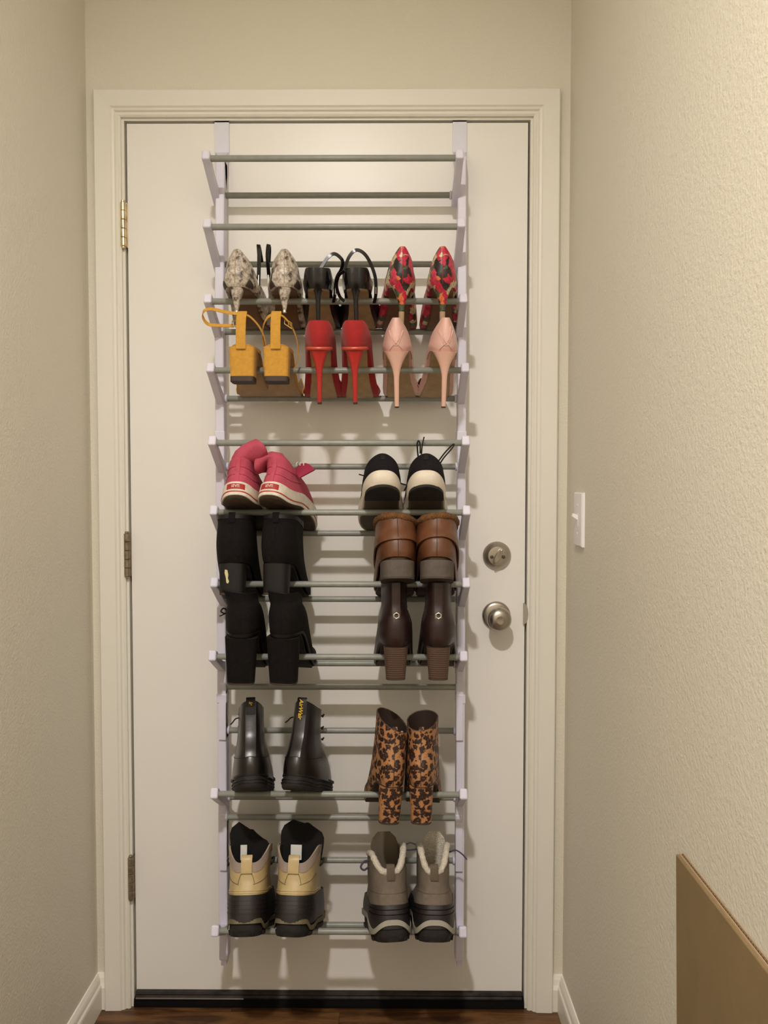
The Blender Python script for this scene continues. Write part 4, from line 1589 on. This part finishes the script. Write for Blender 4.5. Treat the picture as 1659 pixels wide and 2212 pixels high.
# ------------------------------------------------------------------ black lace-up combat boots (tier 10)
def combat_boot(m, px, py, label, yaw):
    r = shoe('combat_boot', label, 'black combat boots on the rack')
    L = .262
    lift = mk_droop(.005, .05, .11, L)
    so = Last([(0, .002, L - .004, .0345, .045, .70), (.012, -.002, L, .0365, .047, .70), (.028, .004, L - .006, .0335, .047, .72)], lift, .012 * m, .14)
    slab(so, [0, .003, .010, .018, .026], [-.002, .0, 0, 0, 0]).build('outsole', M['sole_dark'], r)
    for z in (.010, .016):
        shell(so, z, z + .0022, .0012, 0.0, nz=1).build('sole_rib', [M['black_matte'], M['black_matte']], r)
    we = shell(so, .025, .029, .004, -.001, nz=2).build('welt', [M['black_matte'], M['black_matte']], r)
    la = Last([(.022, .004, L - .014, .0320, .045, .76), (.045, .000, L - .024, .0325, .042, .78), (.068, .002, .205, .0300, .037, .8), (.088, .008, .150, .0265, .032, .85), (.108, .012, .124, .0240, .028, .9, .000),
               (.135, .012, .112, .0225, .026, .92), (.178, .008, .104, .0200, .025, .92)], lift, .012 * m, .05)
    shell(la, .024, lambda ph: .172 + .003 * math.cos(ph * 2), .0025, nz=28).build('upper', [M['black_leather'], M['lining_dark']], r)
    shell(la, .026, lambda ph: .066 - .020 * sstep(.6, 1.4, abs(ph)), .0012, .0025, -1.4, 1.4, 40, 8).build('heel_counter', [M['black_leather'], M['black_leather']], r)
    strip_on(la, [(0, .060), (0, .09), (0, .13), (0, .172)], .022, .0014, .0024).build('back_stay', M['black_leather'], r)
    tb = MB()
    p0, p1 = la.S(.146, 0, .0052), la.S(.171, 0, .0052)
    lp = crom([p0, p0.lerp(p1, .5) + Vector((0, -.001, 0)), p1 + Vector((0, -.001, .002)), p1 + Vector((0, .002, .009)), p1 + Vector((0, .007, .008))], 6)
    tb.ribbon(lp, .019, .0016, (1, 0, 0))
    tab = tb.build('heel_loop', M['black_matte'], r)
    la2 = Last([(k[0], k[1] - .0062, k[2], k[3] + .004, k[4], k[5]) for k in la.k], lift, 0, 0)
    text_on(la2, 'AirWair' if m > 0 else 'ir', 0.0, .156 if m > 0 else .1675, .0085, .0022, vertical=True, shear=.25, bold=.00015).build('lettering', M['yellow'], tab, False)
    b = Laces(r, M['black_lace'])
    s = m
    for z in (.16, .135, .112):
        p = la.S(z, s * 2.35, .003)
        b.tube(crom([p + Vector((0, -.006, -.004)), p + Vector((s * .006, 0, .002)), p + Vector((s * .004, .012, .004)), p + Vector((0, .018, 0))], 5), .0016, 6)
    p = la.S(.15, -2.0 * m if m > 0 else 2.0 * m, .003)
    b.tube(crom([la.S(.150, -1.7, .003), la.S(.146, -1.5, .010), la.S(.138, -1.4, .016), la.S(.134, -1.35, .020)], 5), .0014, 6)
    strip_on(la, [(-1.5, .070), (-.6, .060), (0, .0605), (.6, .060), (1.5, .070)], .0012, .0008, .0038).build('seam', M['black_matte'], r)
    place(r, solve_pose(lift, L, 10, toe_h=.035), px, py, yaw)


combat_boot(-1, 541, 1690, 'glossy black combat boot beside the white upright of the rack', 9)
combat_boot(1, 630, 1690, 'glossy black combat boot showing yellow lettering down its heel loop', -9)


# ------------------------------------------------------------------ leopard print boots (tier 10)
def leopard_boot(m, px, py, label, yaw, slope):
    r = shoe('leopard_boot', label, 'leopard print boots on the rack')
    L = .230
    lift = mk_lift(.073, .040, .140, L, .005)
    w = .0315 if m < 0 else .0285
    k = [(.004, .0, L - .002, .027, .039, .76), (.022, -.005, L - .008, .0300, .040, .78), (.045, -.004, .180, .0295, .037, .82), (.070, .003, .130, w * .92, .034, .88), (.100, .008, .106, w, .032, .95), (.145, .004, .098, w * 1.03, .0325, 1.0)]
    la = boot_base(r, L, lift, (-.002, .048, .0250, .024), (.004, .042, .0215, .0205), k, lambda ph: .126 - .010 * math.cos(ph) + slope * math.sin(ph), .012 * m, M['leopard'], M['lining_dark'], M['sole_brownrub'], M['leopard'], e_heel=.75, yank=.03)
    strip_on(la, [(0, .006), (0, .04), (0, .08), (0, .115)], .0012, .0006, .0026).build('back_seam', M['lining_dark'], r)
    rim = MB()
    rim.tube([la.S(.126 - .010 * math.cos(a) + slope * math.sin(a), a, .0012) for a in [-PI + 2 * PI * i / 40 for i in range(40)]], .0013, 6, False, True)
    rim.build('top_piping', M['stack_brown'], r)
    tb = MB()
    a0 = .15 * m
    tb.ribbon(crom([la.S(.112, 0, -.001), la.S(.117, 0, -.003) + Vector((0, .006, .004)), la.S(.114, 0, -.001) + Vector((0, .014, -.002))], 5), .012, .0016, (1, 0, 0))
    tb.build('pull_tab', M['leopard'], r)
    if m < 0:
        for dx in (0.006, .018):
            one(lambda b: b.lathe([(.0001, -.0028), (.0022, -.0020), (.003, 0), (.0022, .0020), (.0001, .0028)], la.S(.118 + slope * .5, dx / .03, -.004), (0, -1, .4), 12), 'snap', M['lining_tan'], r)
    place(r, solve_pose(lift, L, 10, toe_h=.03), px, py, yaw, roll=4.0 if m < 0 else 0.0)


leopard_boot(-1, 843, 1690, 'leopard print heeled boot with a slanted opening, toe turned outward', 8, -.015)
leopard_boot(1, 909, 1690, 'leopard print heeled boot with a round upright opening', -5, .004)


# ------------------------------------------------------------------ winter boots (tier 12)
def winter_sole(r, L, lift, bend, w, shell_top, edge_mat, wave):
    so = Last([(0, .004, L - .004, w[0] * .95, w[1] * .96, .55), (.016, -.002, L, w[0], w[1], .55), (.034, -.001, L - .002, w[0], w[1], .58)], lift, bend, .10)
    slab(so, [0, .002, .012, .024], [-.002, 0, 0, 0]).build('outsole', M['sole_dark'], r)
    # lugs
    for k in range(9):
        ph = -2.2 + 4.4 * k / 8
        shell(so, .001, .009, .0025, 0, ph - .12, ph + .12, 4, 2).build('lug', [M['sole_dark'], M['sole_dark']], r)
    if wave:
        f = lambda ph: .0225 + .0085 * math.cos(ph * 3.6) * (1 if abs(ph) < 1.3 else .5)
        shell(so, f, lambda ph: f(ph) + .0100, .0022, .0035, -2.9, 2.9, 80, 3).build('wave_band', [edge_mat, edge_mat], r)
    else:
        f = lambda ph: .0245 - .013 * sstep(.62, 1.0, abs(ph)) + .006 * sstep(1.3, 2.0, abs(ph))
        shell(so, f, lambda ph: f(ph) + .0085, .0016, .0030, -2.9, 2.9, 80, 3).build('sole_edge', [edge_mat, edge_mat], r)
    return so


def cream_boot(m, px, py, label, yaw, tong):
    r = shoe('winter_boot', label, 'cream winter boots on the rack')
    L = .268
    lift = mk_droop(.006, .05, .11, L)
    w = (.0365, .046)
    winter_sole(r, L, lift, .010 * m, w, 0, M['olive_edge'], False)
    rb = Last([(.022, -.003, L - .002, .0375, .046, .62), (.045, -.004, L - .012, .0395, .046, .64), (.076, -.002, L - .050, .0395, .044, .68)], lift, .010 * m, .06)
    ru = shell(rb, .024, lambda ph: .078 - .002 * math.cos(ph), .003, nz=10).build('rubber_shell', [M['rubber_shell'], M['rubber_shell']], r)
    for z in (.042, .050, .058, .066):
        shell(rb, z, z + .0018, .0010, .003, -1.1, 1.1, 30, 1).build('rib', [M['rubber_shell'], M['rubber_shell']], ru)
    la = Last([(.060, -.001, L - .050, .0385, .044, .7), (.085, .001, .185, .0390, .040, .74), (.108, .004, .155, .0385, .039, .8), (.138, .002, .140, .0405, .041, .85), (.170, -.002, .134, .0425, .043, .9)], lift, .010 * m, .05)
    top = lambda ph: .134 + .036 * sstep(.25, 1.5, abs(ph))
    shell(la, .066, top, .003, nz=22).build('upper', [M['cream'], M['black_plush']], r)
    shell(la, lambda ph: top(ph) - .013 - .006 * math.sin(max(0, min(1, abs(ph) / 1.6)) * PI), lambda ph: top(ph) + .002, .002, .0024, -1.7, 1.7, 50, 5).build('collar', [M['taupe'], M['black_plush']], r)
    for z in (.079, .0830):
        shell(la, z, z + .0014, .0012, .003, -1.6, 1.6, 40, 1).build('piping', [M['cream'], M['cream']], r)
    for s in (-1, 1):
        strip_on(la, [(s * .18, .116), (s * .26, .106), (s * .30, .097)], .0012, .0008, .003).build('seam', M['olive_edge'], r)
        strip_on(la, [(s * .25, .095), (s * .8, .103), (s * 1.3, .116)], .0012, .0008, .003).build('seam', M['olive_edge'], r)
    tb = MB()
    p0, p1 = la.S(.116, 0, .0060), la.S(.136, 0, .0060)
    tb.ribbon(crom([p0, p0.lerp(p1, .5) + Vector((0, -.001, 0)), p1 + Vector((0, -.001, .006)), p1 + Vector((0, .004, .014)), p1 + Vector((0, .009, .010))], 6), .0225, .002, (1, 0, 0))
    tb.build('pull_tab', M['cream'], r)
    # black plush tongue rising at the front
    t = MB()
    rr = []
    for j in range(11):
        u = j / 10
        z = .095 + ((.196 if tong < 0 else .208) - .095) * u
        hw = (.034 + (.010 if tong < 0 else .014) * math.sin(min(1, u * 1.3) * 1.5)) * (1 if u < .72 else math.sqrt(max(.03, 1 - ((u - .72) / .28) ** 2.6 * .75)))
        yc = .125 - .030 * u
        ring = []
        for i in range(20):
            a = 2 * PI * i / 20
            ring.append((hw * math.cos(a) + tong * .006 * u * u, yc + .010 * math.sin(a) - .020 * (math.cos(a) ** 2), z + (.012 * math.cos(a) * u * tong if tong < 0 else -.004 * math.cos(a) * u) + .003 * math.sin(5 * math.cos(a)) * u))
        rr.append(ring)
    t.rings(rr)
    tg = t.build('tongue', M['black_plush'], r)
    tagm = MB()
    cx = -.014 * m * tong * 0 + (-.010 if m > 0 else -.016)
    tagm.ribbon([(cx, .088, .134), (cx, .084, .148), (cx, .080, .164)], .024 if m > 0 else .014, .001, (1, 0, 0))
    tagm.build('size_tag', M['white_tag'], r)
    b = Laces(r, M['black_lace'])
    for s in (-1, 1):
        p = la.S(.130, s * 1.75, .003)
        b.tube(crom([p, p + Vector((s * .006, -.004, .006)), p + Vector((s * .007, .002, .014)), p + Vector((s * .002, .008, .012))], 5), .0022, 6)
    place(r, solve_pose(lift, L, 12, toe_h=.04), px, py, yaw)


cream_boot(-1, 527, 1960, 'cream and black winter boot beside the white upright of the rack', 4, -1)
cream_boot(1, 625, 1960, 'cream and black winter boot with its black tongue standing tall', -3, .6)


def grey_boot(m, px, py, label, yaw, narrow):
    r = shoe('hiking_boot', label, 'grey winter boots on the rack')
    L = .268
    lift = mk_droop(.014, .05, .11, L)
    w = (.0385, .048)
    winter_sole(r, L, lift, .012 * m, w, 0, M['grey_wave'], True)
    rb = Last([(.022, -.002, L - .002, .0390, .048, .62), (.045, -.003, L - .012, .0400, .048, .64), (.070, -.001, L - .045, .0390, .044, .68)], lift, .012 * m, .06)
    ru = shell(rb, .024, lambda ph: .070 - .003 * math.cos(ph), .003, nz=10).build('rubber_shell', [M['rubber_shell'], M['rubber_shell']], r)
    for z in (.050, .059):
        strip_on(rb, [(-1.2, z + .004), (-.4, z), (.4, z), (1.2, z + .004)], .0014, .001, .003).build('rib', M['rubber_black'], ru)
    q = .85 if narrow else 1.0
    la = Last([(.050, .000, L - .050, .0390, .045, .7), (.075, .003, .190, .0380, .040, .74), (.100, .006, .155, .0370 * q, .038 * q, .8), (.130, .004, .140, .0375 * q, .039 * q, .85), (.180, .000, .134, .0350 * q, .038 * q, .9)], lift, .012 * m, .05)
    hi = .180 if not narrow else .182
    top = lambda ph: .132 + (hi - .132 - (.012 if ph < 0 and not narrow else 0)) * sstep(.22, 1.35, abs(ph))
    shell(la, .055, top, .003, nz=22).build('upper', [M['grey_suede'], M['fleece']], r)
    fl = MB()
    random.seed(4 + m)
    A = [-1.75 + 3.5 * i / 44 for i in range(45)]
    fl.tube([la.S(top(a) - .004, a, .000) for a in A], [.0066 + random.uniform(-.001, .001) for _ in A], 9)
    fl.build('fleece_collar', M['fleece'], r)
    tb = MB()
    p0, p1 = la.S(.112, 0, .0050), la.S(.132, 0, .0085)
    tb.ribbon(crom([p0, p0.lerp(p1, .5) + Vector((0, -.001, 0)), p1 + Vector((0, -.001, .005)), p1 + Vector((0, .007, .010)), p1 + Vector((0, .013, .004))], 6), .0165, .002, (1, 0, 0))
    tb.build('pull_tab', M['grey_tab'], r)
    t = MB()
    rr = []
    for j in range(9):
        u = j / 8
        hw = (.030 * q) * (1 if u < .7 else math.sqrt(max(.05, 1 - ((u - .7) / .3) ** 2 * .8)))
        rr.append([(hw * math.cos(a) + (.004 * m) * u, .122 - .030 * u + .007 * math.sin(a) - .012 * math.cos(a) ** 2, .095 + (.192 - .095) * u) for a in [2 * PI * i / 18 for i in range(18)]])
    t.rings(rr)
    t.build('tongue', M['grey_tab'] if not narrow else M['fleece'], r)
    b = Laces(r, M['indigo_lace'])
    if m < 0:
        p = la.S(.165, 1.5, .004)
        b.tube(crom([p + Vector((-.006, .01, .008)), p + Vector((.010, 0, .016)), p + Vector((.026, -.004, .010)), p + Vector((.028, -.004, .004)), p + Vector((.012, 0, .002)), p + Vector((0, .006, .002))], 6), .0016, 7)
        p = la.S(.150, -1.5, .004)
        b.tube(crom([p, p + Vector((-.010, -.004, -.002)), p + Vector((-.017, -.006, -.012)), p + Vector((-.010, -.004, -.018)), p + Vector((0, 0, -.012))], 6), .0022, 7)
    else:
        p = la.S(.165, 1.5, .004)
        b.tube(crom([p, p + Vector((.014, -.004, .004)), p + Vector((.028, -.006, -.004)), p + Vector((.037, -.006, -.014))], 6), .0016, 7)
    strip_on(la, [(-1.3, .095), (-.4, .088), (.4, .088), (1.3, .095)], .0012, .0008, .003).build('seam', M['grey_tab'], r)
    place(r, solve_pose(lift, L, 12, toe_h=.04), px, py, yaw)


grey_boot(-1, 849, 1965, 'grey winter boot with wide open fleece collar and tongue', 6, False)
grey_boot(1, 940, 1970, 'grey winter boot with narrow fleece collar beside the white upright', -1, True)
